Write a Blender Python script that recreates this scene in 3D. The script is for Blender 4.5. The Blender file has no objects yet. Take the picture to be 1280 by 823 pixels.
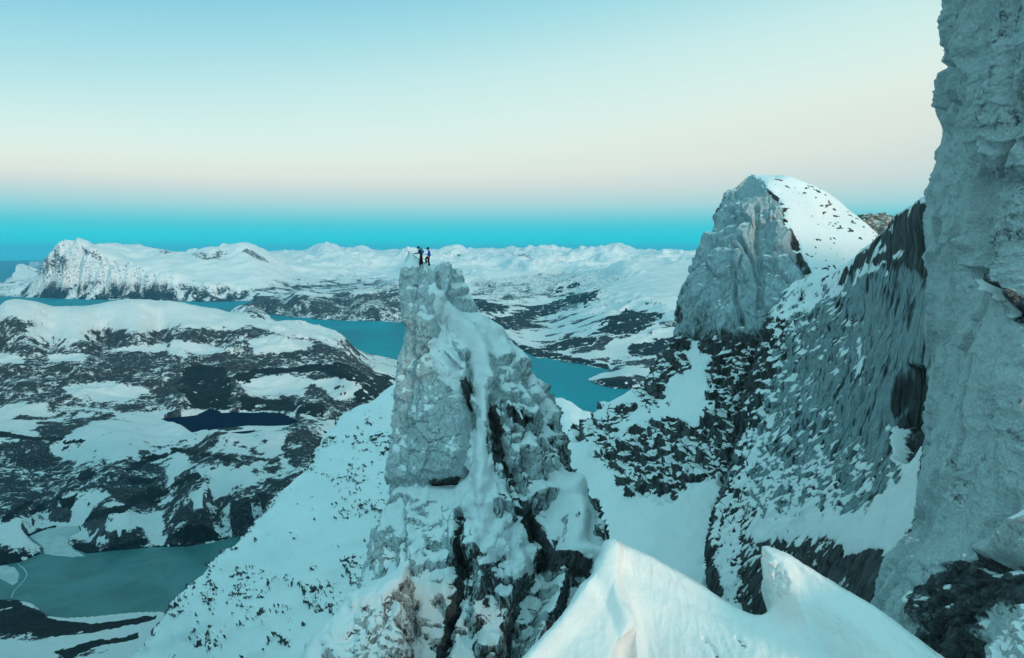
QUICK = False
HAZE = 1.5e-5
import bpy, math
import numpy as np
from mathutils import Vector

# ------------------------------------------------------------------ camera
CAM = np.array([0.0, 0.0, 900.0])
FPX = 865.0
PITCH = math.radians(6.56)
FW = np.array([0.0, math.cos(PITCH), -math.sin(PITCH)])
UP = np.array([0.0, math.sin(PITCH), math.cos(PITCH)])
RT = np.array([1.0, 0.0, 0.0])
CX, CY = 640.0, 411.5
scene = bpy.context.scene
COL = scene.collection
f32 = np.float32


def rays(px, py):
    px = np.asarray(px, float); py = np.asarray(py, float)
    return (FW + ((px - CX) / FPX)[..., None] * RT + ((CY - py) / FPX)[..., None] * UP)


def at(px, py, D):
    """world point seen at photo pixel (px,py), D metres in front of the camera"""
    return CAM + rays(px, py) * np.asarray(D, float)[..., None]


def at_alt(px, py, z):
    r = rays(px, py)
    t = (np.asarray(z, float) - CAM[2]) / r[..., 2]
    return CAM + r * t[..., None]


def proj(P):
    d = P - CAM
    w = np.maximum(d @ FW, 1e-3)
    return CX + (d @ RT) / w * FPX, CY - (d @ UP) / w * FPX


# ------------------------------------------------------------------ noise
def _hash(ix, iy, iz, seed):
    h = (ix.astype(np.uint32) * np.uint32(374761393) + iy.astype(np.uint32) * np.uint32(668265263)
         + iz.astype(np.uint32) * np.uint32(2147483647) + np.uint32((seed * 974711 + 12345) & 0xffffffff))
    h = (h ^ (h >> np.uint32(13))) * np.uint32(1274126177)
    h = h ^ (h >> np.uint32(16))
    h = h * np.uint32(2246822519)
    return h ^ (h >> np.uint32(15))


_ang = np.random.RandomState(3).normal(size=(256, 3))
_GR = (_ang / np.linalg.norm(_ang, axis=1)[:, None]).astype(f32)


def perlin(P, seed=0):
    sh = P.shape[:-1]
    p = P.reshape(-1, 3)
    fl = np.floor(p)
    i = fl.astype(np.int64)
    f = (p - fl).astype(f32)
    u = f * f * f * (f * (f * 6 - 15) + 10)
    out = np.zeros(len(p), f32)
    for dx in (0, 1):
        wx = u[:, 0] if dx else 1 - u[:, 0]
        for dy in (0, 1):
            wy = u[:, 1] if dy else 1 - u[:, 1]
            for dz in (0, 1):
                wz = u[:, 2] if dz else 1 - u[:, 2]
                g = _GR[_hash(i[:, 0] + dx, i[:, 1] + dy, i[:, 2] + dz, seed) & np.uint32(255)]
                out += wx * wy * wz * (g[:, 0] * (f[:, 0] - dx) + g[:, 1] * (f[:, 1] - dy) + g[:, 2] * (f[:, 2] - dz))
    return (out * 1.6).reshape(sh)


def fbm(P, octs=5, gain=0.5, lac=2.03, seed=0):
    o = 0; a = 1.0; P = P.copy()
    for k in range(octs):
        o = o + a * perlin(P, seed + k * 7)
        P = P * lac; a *= gain
    return o


def ridged(P, octs=5, gain=0.5, lac=2.07, seed=0):
    o = 0; a = 1.0; w = 1.0; P = P.copy()
    for k in range(octs):
        n = 1 - np.abs(perlin(P, seed + k * 11)) * 1.6
        n = n * n * w
        o = o + a * n
        w = np.clip(n * 1.6, 0, 1)
        P = P * lac; a *= gain
    return o * 0.8 - 0.7


def voro(P, seed=0):
    """F1, F2, three cell randoms, offset vector from the cell's centre"""
    sh = P.shape[:-1]
    p = P.reshape(-1, 3)
    fl = np.floor(p); i = fl.astype(np.int64); f = (p - fl).astype(f32)
    n = len(p)
    F1 = np.full(n, 9.0, f32); F2 = np.full(n, 9.0, f32)
    R = np.zeros((n, 3), f32); V = np.zeros((n, 3), f32)
    for dx in (-1, 0, 1):
        for dy in (-1, 0, 1):
            for dz in (-1, 0, 1):
                h = _hash(i[:, 0] + dx, i[:, 1] + dy, i[:, 2] + dz, seed)
                r = np.empty((n, 3), f32)
                r[:, 0] = (h & np.uint32(1023)) / 1023.0
                r[:, 1] = ((h >> np.uint32(10)) & np.uint32(1023)) / 1023.0
                r[:, 2] = ((h >> np.uint32(20)) & np.uint32(1023)) / 1023.0
                v = f - (np.array([dx, dy, dz], f32) + 0.1 + 0.8 * r)
                d = (v * v).sum(1)
                m = d < F1
                F2 = np.where(m, F1, np.minimum(F2, d))
                F1 = np.where(m, d, F1)
                R[m] = r[m]; V[m] = v[m]
    return np.sqrt(F1).reshape(sh), np.sqrt(F2).reshape(sh), R.reshape(sh + (3,)), V.reshape(sh + (3,))


def facets(P, size, seed=0, tilt=1.0, crack=0.35, warp=0.25, soft=0.22):
    """blocky fractured rock: every cell its own tilted plane, cracks in between.  size = cell size (x,y,z) m.
    result about -1..1"""
    q = P / np.asarray(size, float)
    if warp:
        q = q + warp * np.stack([perlin(q * 0.8 + 11, seed + 1), perlin(q * 0.8 + 37, seed + 2), perlin(q * 0.8 + 71, seed + 3)], -1)
    F1, F2, R, V = voro(q, seed)
    d = (R[..., 0] - 0.5) * 1.2 + tilt * ((R[..., 1] - .5) * V[..., 0] + (R[..., 2] - .5) * V[..., 1] + (((R[..., 0] * 7.3) % 1) - .5) * V[..., 2]) * 2
    c = 1 - np.clip((F2 - F1) / 0.18, 0, 1)
    return d * sm(0.0, soft, F2 - F1) - crack * c * c * .7


def sm(a, b, x):
    t = np.clip((x - a) / (b - a), 0, 1)
    return t * t * (3 - 2 * t)


# ------------------------------------------------------------------ pixel-measured masks on surfaces
def sd_poly(px, py, poly):
    """signed distance (px), positive inside"""
    poly = np.asarray(poly, float)
    n = len(poly)
    d = np.full(px.shape, 1e9)
    ins = np.zeros(px.shape, bool)
    for k in range(n):
        a = poly[k]; b = poly[(k + 1) % n]
        e = b - a; wx = px - a[0]; wy = py - a[1]
        t = np.clip((wx * e[0] + wy * e[1]) / (e @ e + 1e-9), 0, 1)
        d = np.minimum(d, (wx - e[0] * t) ** 2 + (wy - e[1] * t) ** 2)
        c = ((a[1] > py) != (b[1] > py))
        if abs(e[1]) > 1e-9:
            ins ^= c & (px < a[0] + (py - a[1]) * e[0] / e[1])
    d = np.sqrt(d)
    return np.where(ins, d, -d)


def m_poly(px, py, poly, soft=4):
    poly = np.asarray(poly, float)
    o = np.zeros(px.shape)
    mg = soft + 2
    s = (px > poly[:, 0].min() - mg) & (px < poly[:, 0].max() + mg) & (py > poly[:, 1].min() - mg) & (py < poly[:, 1].max() + mg)
    if s.any():
        o[s] = sm(-soft, soft, sd_poly(px[s], py[s], poly))
    return o


def m_line(px, py, line, w):
    """1 on the polyline fading to 0 at w pixels; line points (x,y[,width factor])"""
    line = [tuple(l) + (1.0,) if len(l) == 2 else tuple(l) for l in line]
    o = np.zeros(px.shape)
    L = np.asarray(line, float)
    mg = w * L[:, 2].max() + 1
    s = (px > L[:, 0].min() - mg) & (px < L[:, 0].max() + mg) & (py > L[:, 1].min() - mg) & (py < L[:, 1].max() + mg)
    if not s.any():
        return o
    x = px[s]; y = py[s]; r = np.zeros(x.shape)
    for a, b in zip(L[:-1], L[1:]):
        e = b[:2] - a[:2]
        t = np.clip(((x - a[0]) * e[0] + (y - a[1]) * e[1]) / (e @ e + 1e-9), 0, 1)
        d = np.hypot(x - a[0] - e[0] * t, y - a[1] - e[1] * t)
        ww = w * (a[2] + (b[2] - a[2]) * t)
        r = np.maximum(r, 1 - np.clip(d / ww, 0, 1))
    o[s] = r * r * (3 - 2 * r)
    return o


# ------------------------------------------------------------------ lofted surfaces
def _cr(p, t, closed=False):
    """Catmull-Rom through p (n,k) at parameters t in 0..n-1 (or n when closed)"""
    n = len(p)
    i = np.floor(t).astype(int)
    if closed:
        i0, i1, i2, i3 = (i - 1) % n, i % n, (i + 1) % n, (i + 2) % n
        f = t - i
    else:
        i = np.clip(i, 0, n - 2); f = t - i
        i0, i1, i2, i3 = np.maximum(i - 1, 0), i, i + 1, np.minimum(i + 2, n - 1)
    f = f.reshape(f.shape + (1,) * (p.ndim - 1))
    a, b, c, d = p[i0], p[i1], p[i2], p[i3]
    # tension 0.5, damped
    m1 = (c - a) * 0.42; m2 = (d - b) * 0.42
    f2 = f * f; f3 = f2 * f
    return (2 * f3 - 3 * f2 + 1) * b + (f3 - 2 * f2 + f) * m1 + (-2 * f3 + 3 * f2) * c + (f3 - f2) * m2


def _params(dist, n):
    """n samples spread evenly along accumulated distance of control points"""
    s = np.concatenate([[0], np.cumsum(dist)])
    return np.interp(np.linspace(0, s[-1], n), s, np.arange(len(s)))


def loft(ctrl, R, C, closed=False, wr=None, wc=None):
    """ctrl (r,c,3) world points -> (R,C,3) surface. wr/wc: weights per row / column interval for sampling"""
    ctrl = np.asarray(ctrl, float)
    r, c = ctrl.shape[:2]
    if wr is None: wr = np.ones(r - 1)
    if wc is None: wc = np.ones(c if closed else c - 1)
    tr = _params(np.asarray(wr, float), R)
    if closed:
        tc = _params(np.asarray(wc, float), C + 1)[:-1]
    else:
        tc = _params(np.asarray(wc, float), C)
    A = _cr(ctrl, tr)                              # (R,c,3)
    B = _cr(np.swapaxes(A, 0, 1), tc, closed)      # (C,R,3)
    return np.swapaxes(B, 0, 1).copy()


def normals(P, closed=False):
    if closed:
        du = np.roll(P, -1, 1) - np.roll(P, 1, 1)
    else:
        du = np.gradient(P, axis=1)
    dv = np.gradient(P, axis=0)
    n = np.cross(du, dv)
    n /= np.linalg.norm(n, axis=-1)[..., None] + 1e-12
    return n


def blur(P, k, closed=False):
    """two box passes of radius k over the grid"""
    for _ in range(2):
        for ax in (0, 1):
            n = P.shape[ax]
            pad = [(0, 0)] * P.ndim
            pad[ax] = (k + 1, k)
            if ax == 1 and closed:
                Q = np.pad(P, pad, mode='wrap')
            else:
                Q = np.pad(P, pad, mode='reflect', reflect_type='odd')
            cs = np.cumsum(Q, axis=ax, dtype=np.float64)
            P = (np.take(cs, np.arange(2 * k + 1, 2 * k + 1 + n), ax) - np.take(cs, np.arange(0, n), ax)) / (2 * k + 1)
    return P


def snow_cover(P, thr=0.55, soft=0.14, bias=0.0, thick=0.15, k=5, nscale=1.0, closed=False, noise=0.12, fine=0.35, sgn=1):
    N = normals(P, closed) * sgn
    Pb = blur(P, k, closed)
    Nb = normals(Pb, closed) * sgn
    nz = (1 - fine) * Nb[..., 2] + fine * N[..., 2]
    s = sm(thr - soft, thr + soft, nz + bias + noise * fbm(P / nscale, 3, seed=91))
    Q = P + s[..., None] * (Pb - P) * 0.85
    Q[..., 2] += s * thick
    return Q, s, N


def grid_mesh(name, P, mats, attrs=None, closed=False, flip=False, cap=False):
    R, C = P.shape[:2]
    me = bpy.data.meshes.new(name)
    idx = np.arange(R * C).reshape(R, C)
    if closed:
        nx = np.roll(idx, -1, 1)
        a, b, c, d = idx[:-1], nx[:-1], nx[1:], idx[1:]
    else:
        a, b, c, d = idx[:-1, :-1], idx[:-1, 1:], idx[1:, 1:], idx[1:, :-1]
    q = np.stack([a, b, c, d], -1).reshape(-1, 4)
    if flip: q = q[:, ::-1]
    nq = len(q)
    me.vertices.add(R * C)
    me.vertices.foreach_set('co', P.reshape(-1).astype(f32))
    me.loops.add(nq * 4)
    me.loops.foreach_set('vertex_index', q.reshape(-1).astype(np.int32))
    me.polygons.add(nq)
    me.polygons.foreach_set('loop_start', np.arange(0, nq * 4, 4, dtype=np.int32))
    me.polygons.foreach_set('use_smooth', np.ones(nq, bool))
    for k, v in (attrs or {}).items():
        at_ = me.attributes.new(k, 'FLOAT', 'POINT')
        at_.data.foreach_set('value', np.asarray(v, f32).reshape(-1))
    me.update(calc_edges=True)
    me.validate()
    for m in (mats if isinstance(mats, (list, tuple)) else [mats]):
        me.materials.append(m)
    o = bpy.data.objects.new(name, me)
    COL.objects.link(o)
    return o


def structure(o, label, cat):
    o['kind'] = 'structure'; o['label'] = label; o['category'] = cat
    return o


def lin(r, g, b):
    def c(v):
        v /= 255.0
        return v / 12.92 if v <= 0.04045 else ((v + 0.055) / 1.055) ** 2.4
    return (c(r), c(g), c(b), 1.0)


# ------------------------------------------------------------------ materials
class NT:
    def __init__(s, name):
        s.m = bpy.data.materials.new(name); s.m.use_nodes = True
        s.t = s.m.node_tree; s.t.nodes.clear()
        s.out = s.t.nodes.new('ShaderNodeOutputMaterial')

    def n(s, typ, **kw):
        nd = s.t.nodes.new(typ)
        for k, v in kw.items():
            if k in nd.bl_rna.properties: setattr(nd, k, v)
            else: nd.inputs[k.replace('_', ' ')].default_value = v
        return nd

    def l(s, a, b): s.t.links.new(a, b)

    def attr(s, name):
        return s.n('ShaderNodeAttribute', attribute_name=name).outputs['Fac']

    def coord(s, scale=(1, 1, 1), rot=(0, 0, 0)):
        tc = s.n('ShaderNodeTexCoord')
        mp = s.n('ShaderNodeMapping')
        mp.inputs['Scale'].default_value = scale
        mp.inputs['Rotation'].default_value = rot
        s.l(tc.outputs['Object'], mp.inputs['Vector'])
        return mp.outputs['Vector']

    def noise(s, vec, scale, detail=4, rough=0.55, dist=0.0):
        nd = s.n('ShaderNodeTexNoise')
        nd.inputs['Scale'].default_value = scale; nd.inputs['Detail'].default_value = detail
        nd.inputs['Roughness'].default_value = rough; nd.inputs['Distortion'].default_value = dist
        s.l(vec, nd.inputs['Vector'])
        return nd.outputs['Fac']

    def vor(s, vec, scale, feature='F1', rnd=1.0):
        nd = s.n('ShaderNodeTexVoronoi', feature=feature)
        nd.inputs['Scale'].default_value = scale; nd.inputs['Randomness'].default_value = rnd
        s.l(vec, nd.inputs['Vector'])
        return nd.outputs['Distance']

    def rng(s, v, a, b, c=0.0, d=1.0, smooth=True):
        nd = s.n('ShaderNodeMapRange')
        nd.interpolation_type = 'SMOOTHSTEP' if smooth else 'LINEAR'
        s.l(v, nd.inputs[0])
        for k, x in zip((1, 2, 3, 4), (a, b, c, d)): nd.inputs[k].default_value = x
        return nd.outputs[0]

    def math(s, op, a, b=None, clamp=False):
        nd = s.n('ShaderNodeMath', operation=op); nd.use_clamp = clamp
        for i, v in enumerate((a, b)):
            if v is None: continue
            if isinstance(v, (int, float)): nd.inputs[i].default_value = v
            else: s.l(v, nd.inputs[i])
        return nd.outputs[0]

    def mix(s, f, a, b):
        nd = s.n('ShaderNodeMix', data_type='RGBA')
        for i, v in ((0, f), (6, a), (7, b)):
            if isinstance(v, (int, float)): nd.inputs[i].default_value = v
            elif isinstance(v, tuple): nd.inputs[i].default_value = v
            else: s.l(v, nd.inputs[i])
        return nd.outputs[2]

    def bsdf(s, col, rough=0.8, spec=0.3, normal=None, **kw):
        p = s.n('ShaderNodeBsdfPrincipled')
        if isinstance(col, tuple): p.inputs['Base Color'].default_value = col
        else: s.l(col, p.inputs['Base Color'])
        if isinstance(rough, (int, float)): p.inputs['Roughness'].default_value = rough
        else: s.l(rough, p.inputs['Roughness'])
        p.inputs['Specular IOR Level'].default_value = spec
        if normal is not None: s.l(normal, p.inputs['Normal'])
        s.l(p.outputs[0], s.out.inputs['Surface'])
        return p

    def bump(s, h, strength=0.5, dist=1.0, prev=None):
        b = s.n('ShaderNodeBump')
        b.inputs['Strength'].default_value = strength; b.inputs['Distance'].default_value = dist
        s.l(h, b.inputs['Height'])
        if prev is not None: s.l(prev, b.inputs['Normal'])
        return b.outputs[0]


SNOW = (0.80, 0.84, 0.85, 1)


def mat_alpine(name, unit, rock_a=(0.03, 0.032, 0.035, 1), rock_b=(0.115, 0.128, 0.13, 1), rime_c=(0.52, 0.54, 0.54, 1),
               stretch=(1, 1, 0.45), bump=0.5, streak=True, snow_rough=0.5, rot=(0, 0, 0), speck=0.0, cracks=1.0, sharp=1.0):
    """rock / rime / snow by the surface's own attributes, unit = metres of the smallest visible grain"""
    t = NT(name)
    v = t.coord(); vs = t.coord(stretch, rot)
    big = t.noise(v, 0.06 / unit, 4, 0.6)
    med = t.noise(vs, 0.35 / unit, 6, 0.65, 0.6)
    fin = t.noise(vs, 1.4 / unit, 5, 0.7)
    wv = t.n('ShaderNodeTexNoise'); wv.inputs['Scale'].default_value = .16 / unit; wv.inputs['Detail'].default_value = 3; t.l(vs, wv.inputs['Vector'])
    wa = t.n('ShaderNodeVectorMath', operation='SCALE'); t.l(wv.outputs['Color'], wa.inputs[0]); wa.inputs['Scale'].default_value = 5.0 * unit
    wb = t.n('ShaderNodeVectorMath', operation='ADD'); t.l(vs, wb.inputs[0]); t.l(wa.outputs[0], wb.inputs[1])
    cr = t.vor(wb.outputs[0], 0.16 / unit, 'DISTANCE_TO_EDGE')
    rk = t.mix(t.rng(t.math('ADD', t.math('MULTIPLY', med, .6), t.math('MULTIPLY', fin, .4)), .38, .62), rock_a, rock_b)
    rk = t.mix(t.rng(cr, 0.0, 0.04, 0.6 * cracks, 0.0), rk, (0.02, 0.021, 0.023, 1))
    warm = t.rng(big, .5, .7, 0, .12)
    rk = t.mix(warm, rk, (0.15, 0.135, 0.115, 1))
    # rime frosted rock
    rime = t.attr('rime')
    rv = t.math('ADD', rime, t.math('MULTIPLY', t.math('SUBTRACT', t.math('ADD', med, t.math('MULTIPLY', fin, .5)), .75), 1.1))
    rf = t.rng(rv, 0.36, 0.72)
    rcol = t.mix(t.rng(fin, .35, .65), tuple(c * .72 for c in rime_c[:3]) + (1,), rime_c)
    c1 = t.mix(rf, rk, rcol)
    sn = t.attr('snow')
    sv = t.math('ADD', sn, t.math('MULTIPLY', t.math('SUBTRACT', t.math('ADD', med, t.math('MULTIPLY', fin, .7)), .85), .9))
    sf = t.rng(sv, 0.40, 0.60)
    scol = t.mix(t.rng(big, .35, .65), (0.74, 0.80, 0.82, 1), SNOW)
    if speck:
        sp = t.noise(v, 0.9 / unit, 3, .8)
        scol = t.mix(t.rng(sp, .66, .72, 0, speck), scol, (0.2, 0.2, 0.2, 1))
    col = t.mix(sf, c1, scol)
    hr = t.math('ADD', t.math('MULTIPLY', med, 1.0), t.math('MULTIPLY', fin, .35))
    hr = t.math('ADD', hr, t.rng(cr, 0, .05, -.35 * cracks, 0))
    hs = t.math('ADD', t.math('MULTIPLY', t.noise(t.coord((1, .35, 1), (0, 0, .6)), .5 / unit, 3, .5), .25), t.math('MULTIPLY', big, .3))
    mh = t.n('ShaderNodeMix', data_type='FLOAT')
    t.l(sf, mh.inputs[0]); t.l(hr, mh.inputs[2]); t.l(hs, mh.inputs[3])
    nb = t.bump(mh.outputs[0], bump, 1.2 * unit)
    rg = t.rng(sf, 0, 1, .75, snow_rough)
    t.bsdf(col, rg, .25, nb)
    return t.m
# ------------------------------------------------------------------ camera, world, sun, air
cd = bpy.data.cameras.new('camera'); cam = bpy.data.objects.new('camera', cd); COL.objects.link(cam)
cam.location = CAM; cam.rotation_euler = (math.radians(90) - PITCH, 0, 0)
cd.sensor_width = 36; cd.lens = FPX / 1280 * 36; cd.clip_start = 0.5; cd.clip_end = 200000
scene.camera = cam

SUN_EL, SUN_AZ = math.radians(12), math.radians(144)      # azimuth clockwise from the view direction (+Y)
sdir = Vector((math.sin(SUN_AZ) * math.cos(SUN_EL), math.cos(SUN_AZ) * math.cos(SUN_EL), math.sin(SUN_EL)))
sl = bpy.data.lights.new('sun', 'SUN'); so = bpy.data.objects.new('sun', sl); COL.objects.link(so)
so.rotation_euler = sdir.to_track_quat('Z', 'Y').to_euler()
sl.energy = 2.1; sl.angle = math.radians(6); sl.color = (1.0, 0.72, 0.54)

w = bpy.data.worlds.new('World'); scene.world = w; w.use_nodes = True
nt = w.node_tree; nt.nodes.clear()
N_ = nt.nodes.new; L_ = nt.links.new
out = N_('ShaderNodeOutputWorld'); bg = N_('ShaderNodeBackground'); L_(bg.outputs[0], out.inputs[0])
tc = N_('ShaderNodeTexCoord'); sx = N_('ShaderNodeSeparateXYZ'); L_(tc.outputs['Generated'], sx.inputs[0])
# twilight arch: the bands sit a little lower towards the afterglow (right of the view)
mx = N_('ShaderNodeMath'); mx.operation = 'MULTIPLY_ADD'; L_(sx.outputs['X'], mx.inputs[0]); mx.inputs[1].default_value = -0.035
L_(sx.outputs['Z'], mx.inputs[2])
mr = N_('ShaderNodeMapRange'); mr.inputs[1].default_value = -0.06; mr.inputs[2].default_value = 0.94; mr.clamp = True
mxz = N_('ShaderNodeMix'); mxz.data_type = 'FLOAT'
zf = N_('ShaderNodeMapRange'); zf.interpolation_type = 'SMOOTHSTEP'; L_(sx.outputs['Z'], zf.inputs[0]); zf.inputs[1].default_value = 0.06; zf.inputs[2].default_value = 0.2
L_(zf.outputs[0], mxz.inputs[0]); L_(sx.outputs['Z'], mxz.inputs[2]); L_(mx.outputs[0], mxz.inputs[3])
mxx = N_('ShaderNodeMath'); mxx.operation = 'MULTIPLY'; L_(sx.outputs['X'], mxx.inputs[0]); mxx.inputs[1].default_value = -0.09
mxy = N_('ShaderNodeMath'); mxy.operation = 'MULTIPLY_ADD'; L_(zf.outputs[0], mxy.inputs[0]); L_(mxx.outputs[0], mxy.inputs[1]); L_(mxz.outputs[0], mxy.inputs[2])
L_(mxy.outputs[0], mr.inputs[0])
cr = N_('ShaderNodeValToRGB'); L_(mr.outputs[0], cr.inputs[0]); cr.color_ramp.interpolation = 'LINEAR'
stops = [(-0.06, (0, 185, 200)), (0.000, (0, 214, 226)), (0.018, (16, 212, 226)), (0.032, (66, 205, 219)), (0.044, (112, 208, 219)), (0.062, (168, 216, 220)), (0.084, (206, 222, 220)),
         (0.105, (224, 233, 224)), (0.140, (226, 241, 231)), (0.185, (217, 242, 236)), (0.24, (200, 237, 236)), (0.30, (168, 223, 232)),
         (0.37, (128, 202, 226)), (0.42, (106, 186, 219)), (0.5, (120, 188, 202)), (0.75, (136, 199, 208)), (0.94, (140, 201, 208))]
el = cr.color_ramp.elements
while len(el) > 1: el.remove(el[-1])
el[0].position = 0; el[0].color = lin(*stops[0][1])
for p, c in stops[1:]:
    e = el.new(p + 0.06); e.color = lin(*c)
sky = N_('ShaderNodeTexSky'); sky.sky_type = 'NISHITA'; sky.sun_disc = False
sky.sun_elevation = SUN_EL; sky.sun_rotation = SUN_AZ; sky.altitude = 900
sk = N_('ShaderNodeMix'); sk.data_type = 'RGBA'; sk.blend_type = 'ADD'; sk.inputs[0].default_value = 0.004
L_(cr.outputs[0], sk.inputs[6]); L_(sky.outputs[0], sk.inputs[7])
# the afterglow behind the photographer: the sky opposite the view is brighter
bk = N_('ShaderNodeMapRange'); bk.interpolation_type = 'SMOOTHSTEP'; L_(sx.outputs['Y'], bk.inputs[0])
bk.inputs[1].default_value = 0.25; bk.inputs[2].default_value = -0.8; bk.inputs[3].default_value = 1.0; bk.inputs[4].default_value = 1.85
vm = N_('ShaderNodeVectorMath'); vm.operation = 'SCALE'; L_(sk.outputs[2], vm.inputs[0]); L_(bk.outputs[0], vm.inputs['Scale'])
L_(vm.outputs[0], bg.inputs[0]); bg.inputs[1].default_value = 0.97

scene.view_settings.view_transform = 'Standard'; scene.view_settings.look = 'None'
scene.view_settings.exposure = 0.0; scene.view_settings.gamma = 1.0; scene.view_settings.use_curve_mapping = False
scene.cycles.use_denoising = True
try: scene.cycles.denoiser = 'OPENIMAGEDENOISE'
except Exception: pass
scene.cycles.max_bounces = 5; scene.cycles.diffuse_bounces = 3; scene.cycles.glossy_bounces = 2
scene.cycles.volume_bounces = 0; scene.cycles.transmission_bounces = 1
scene.cycles.use_adaptive_sampling = True; scene.cycles.adaptive_threshold = 0.015
scene.render.film_transparent = False

if HAZE:
    t = NT('haze_air')
    pv = t.n('ShaderNodeVolumePrincipled')
    pv.inputs['Color'].default_value = (0.15, 0.66, 1.0, 1); pv.inputs['Density'].default_value = HAZE
    pv.inputs['Anisotropy'].default_value = 0.0
    t.l(pv.outputs[0], t.out.inputs['Volume'])
    x0, x1, y0, y1, z0, z1 = -72000, 72000, -5000, 76000, -61, 1260
    me = bpy.data.meshes.new('haze')
    vs = [(x, y, z) for x in (x0, x1) for y in (y0, y1) for z in (z0, z1)]
    me.from_pydata(vs, [], [(0, 1, 3, 2), (4, 6, 7, 5), (0, 4, 5, 1), (2, 3, 7, 6), (0, 2, 6, 4), (1, 5, 7, 3)])
    me.materials.append(t.m)
    hz = bpy.data.objects.new('haze', me); COL.objects.link(hz); hz['kind'] = 'stuff'; hz['label'] = 'thin blue evening air over the fjord and far mountains'; hz['category'] = 'haze'
# ------------------------------------------------------------------ far land: one sheet of terrain from the valley to the ranges
FJORD = [[(-700, 381), (-200, 377), (-60, 374), (0, 371), (20, 371), (60, 373), (110, 374.5), (206, 376.5), (262, 378), (298, 376.5), (318, 378), (300, 384), (304, 389), (330, 392),
          (360, 396), (400, 399), (430, 401.5), (470, 402), (508, 403.5), (560, 412), (620, 425), (655, 440), (669, 447), (688, 449), (702, 452), (733, 457), (763, 463),
          (752, 466), (735, 474), (744, 481), (768, 486), (796, 487.5), (860, 489), (1000, 490), (1000, 640), (740, 640), (620, 560), (560, 500), (507, 462), (503, 451), (468, 443.5), (441, 440),
          (430, 431), (400, 419), (380, 410), (330, 398), (250, 394), (100, 394), (-200, 394), (-700, 400)]]
SEA_LEFT = [(-900, 323.4), (-200, 323.4), (0, 323.6), (38, 324), (36, 328), (34, 338), (30, 344), (14, 346), (6, 350), (22, 352), (14, 359), (0, 361), (-40, 362), (-200, 366), (-900, 372)]
LAKE = [(-70, 716), (0, 708), (25, 703), (40, 697), (53, 692), (54, 685), (42, 678), (36, 671), (60, 661), (80, 658), (98, 658), (100, 664), (86, 672), (84, 680), (94, 688), (108, 693.5), (142, 689), (192, 684), (233, 683.5),
        (262, 679), (292, 672), (330, 664), (360, 700), (300, 780), (230, 790), (204, 765), (180, 765), (158, 767), (120, 771), (83, 773), (62, 771), (50, 762), (42, 755), (22, 750), (-2, 750), (-70, 750)]
TARN = [(194, 521), (205, 518), (230, 516), (258, 515), (290, 515), (330, 516.5), (352, 519), (369, 523), (372, 528), (362, 532), (340, 532.5), (310, 532), (290, 534), (266, 537), (250, 541), (240, 541), (230, 534), (212, 528)]
LAKE_Z, TARN_Z = 40.0, 150.0

# control points: (px, py, altitude) seen points   |   ('d', px, dist, altitude) by distance, hidden ones too
CP = []
def S(alt, *pts):
    for x, y in pts:
        p = at_alt(x, y, alt); CP.append((p[0], p[1], alt))
def Dd(px, dist, alt):
    r = rays(px, 312.0); h = math.hypot(r[0], r[1]); CP.append((r[0] / h * dist, r[1] / h * dist, alt))
def K(dist, *pts):
    """crest points seen at (x,y), dist metres away"""
    for x, y in pts:
        r = rays(x, y); h = math.hypot(r[0], r[1]); CP.append((r[0] / h * dist, r[1] / h * dist, 900 + r[2] / h * dist))

# farthest ranges
for x in (-150, 0): Dd(x, 26000, 60); Dd(x, 32000, -60); Dd(x, 45000, -60)
K(24000, (5, 334), (25, 336)); K(21000, (-100, 334), (-300, 332))
K(27000, (330, 318), (364, 316), (385, 318), (392, 314), (409, 305), (421, 313), (440, 314), (453, 309), (463, 315), (505, 314), (542, 314), (566, 320), (599, 314), (646, 317), (688, 313),
  (716, 318), (768, 309), (796, 314), (843, 318), (871, 316), (930, 312), (1050, 312), (1200, 312))
for x in range(200, 1400, 120): Dd(x, 45000, 500); Dd(x, 60000, 300)
for x in (420, 520, 600, 700, 800, 900, 1100): Dd(x, 19000, 640)
Dd(571, 21000, 850); Dd(540, 21000, 700); Dd(610, 21000, 720)
# the near left massif across the fjord
K(15800, (52, 324), (72, 312), (82, 310), (98, 307), (112, 310), (125, 313), (137, 311), (151, 314), (168, 316), (186, 313), (206, 313), (234, 319), (253, 313), (275, 315), (285, 314), (297, 308), (313, 311), (327, 320))
K(16500, (351, 329), (380, 336), (420, 341), (460, 343), (500, 340))
Dd(30, 14500, 260); Dd(20, 15500, 60); Dd(-20, 14500, -40); Dd(-150, 14000, -40)
Dd(-300, 13500, -40)
for x in (40, 120, 200, 280, 340, 420): Dd(x, 20500, 250 if x < 300 else 500)
K(12700, (60, 372), (110, 372), (200, 374), (260, 375), (310, 374))
K(13600, (50, 362), (90, 357), (160, 358), (230, 360), (300, 362), (340, 362))
K(14300, (55, 345), (100, 336), (150, 336), (200, 342), (250, 346), (300, 345), (350, 352))
K(14900, (60, 330), (100, 318), (150, 322), (200, 327), (250, 330), (300, 328), (340, 338))
# peninsula strip across the middle
K(10200, (306, 373), (330, 369), (370, 370), (400, 371), (450, 367), (505, 362), (560, 366))
S(6, (302, 388), (360, 395), (430, 400), (507, 402), (560, 410))
Dd(320, 11500, 20); Dd(400, 12500, 120); Dd(470, 13000, 200)
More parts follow.
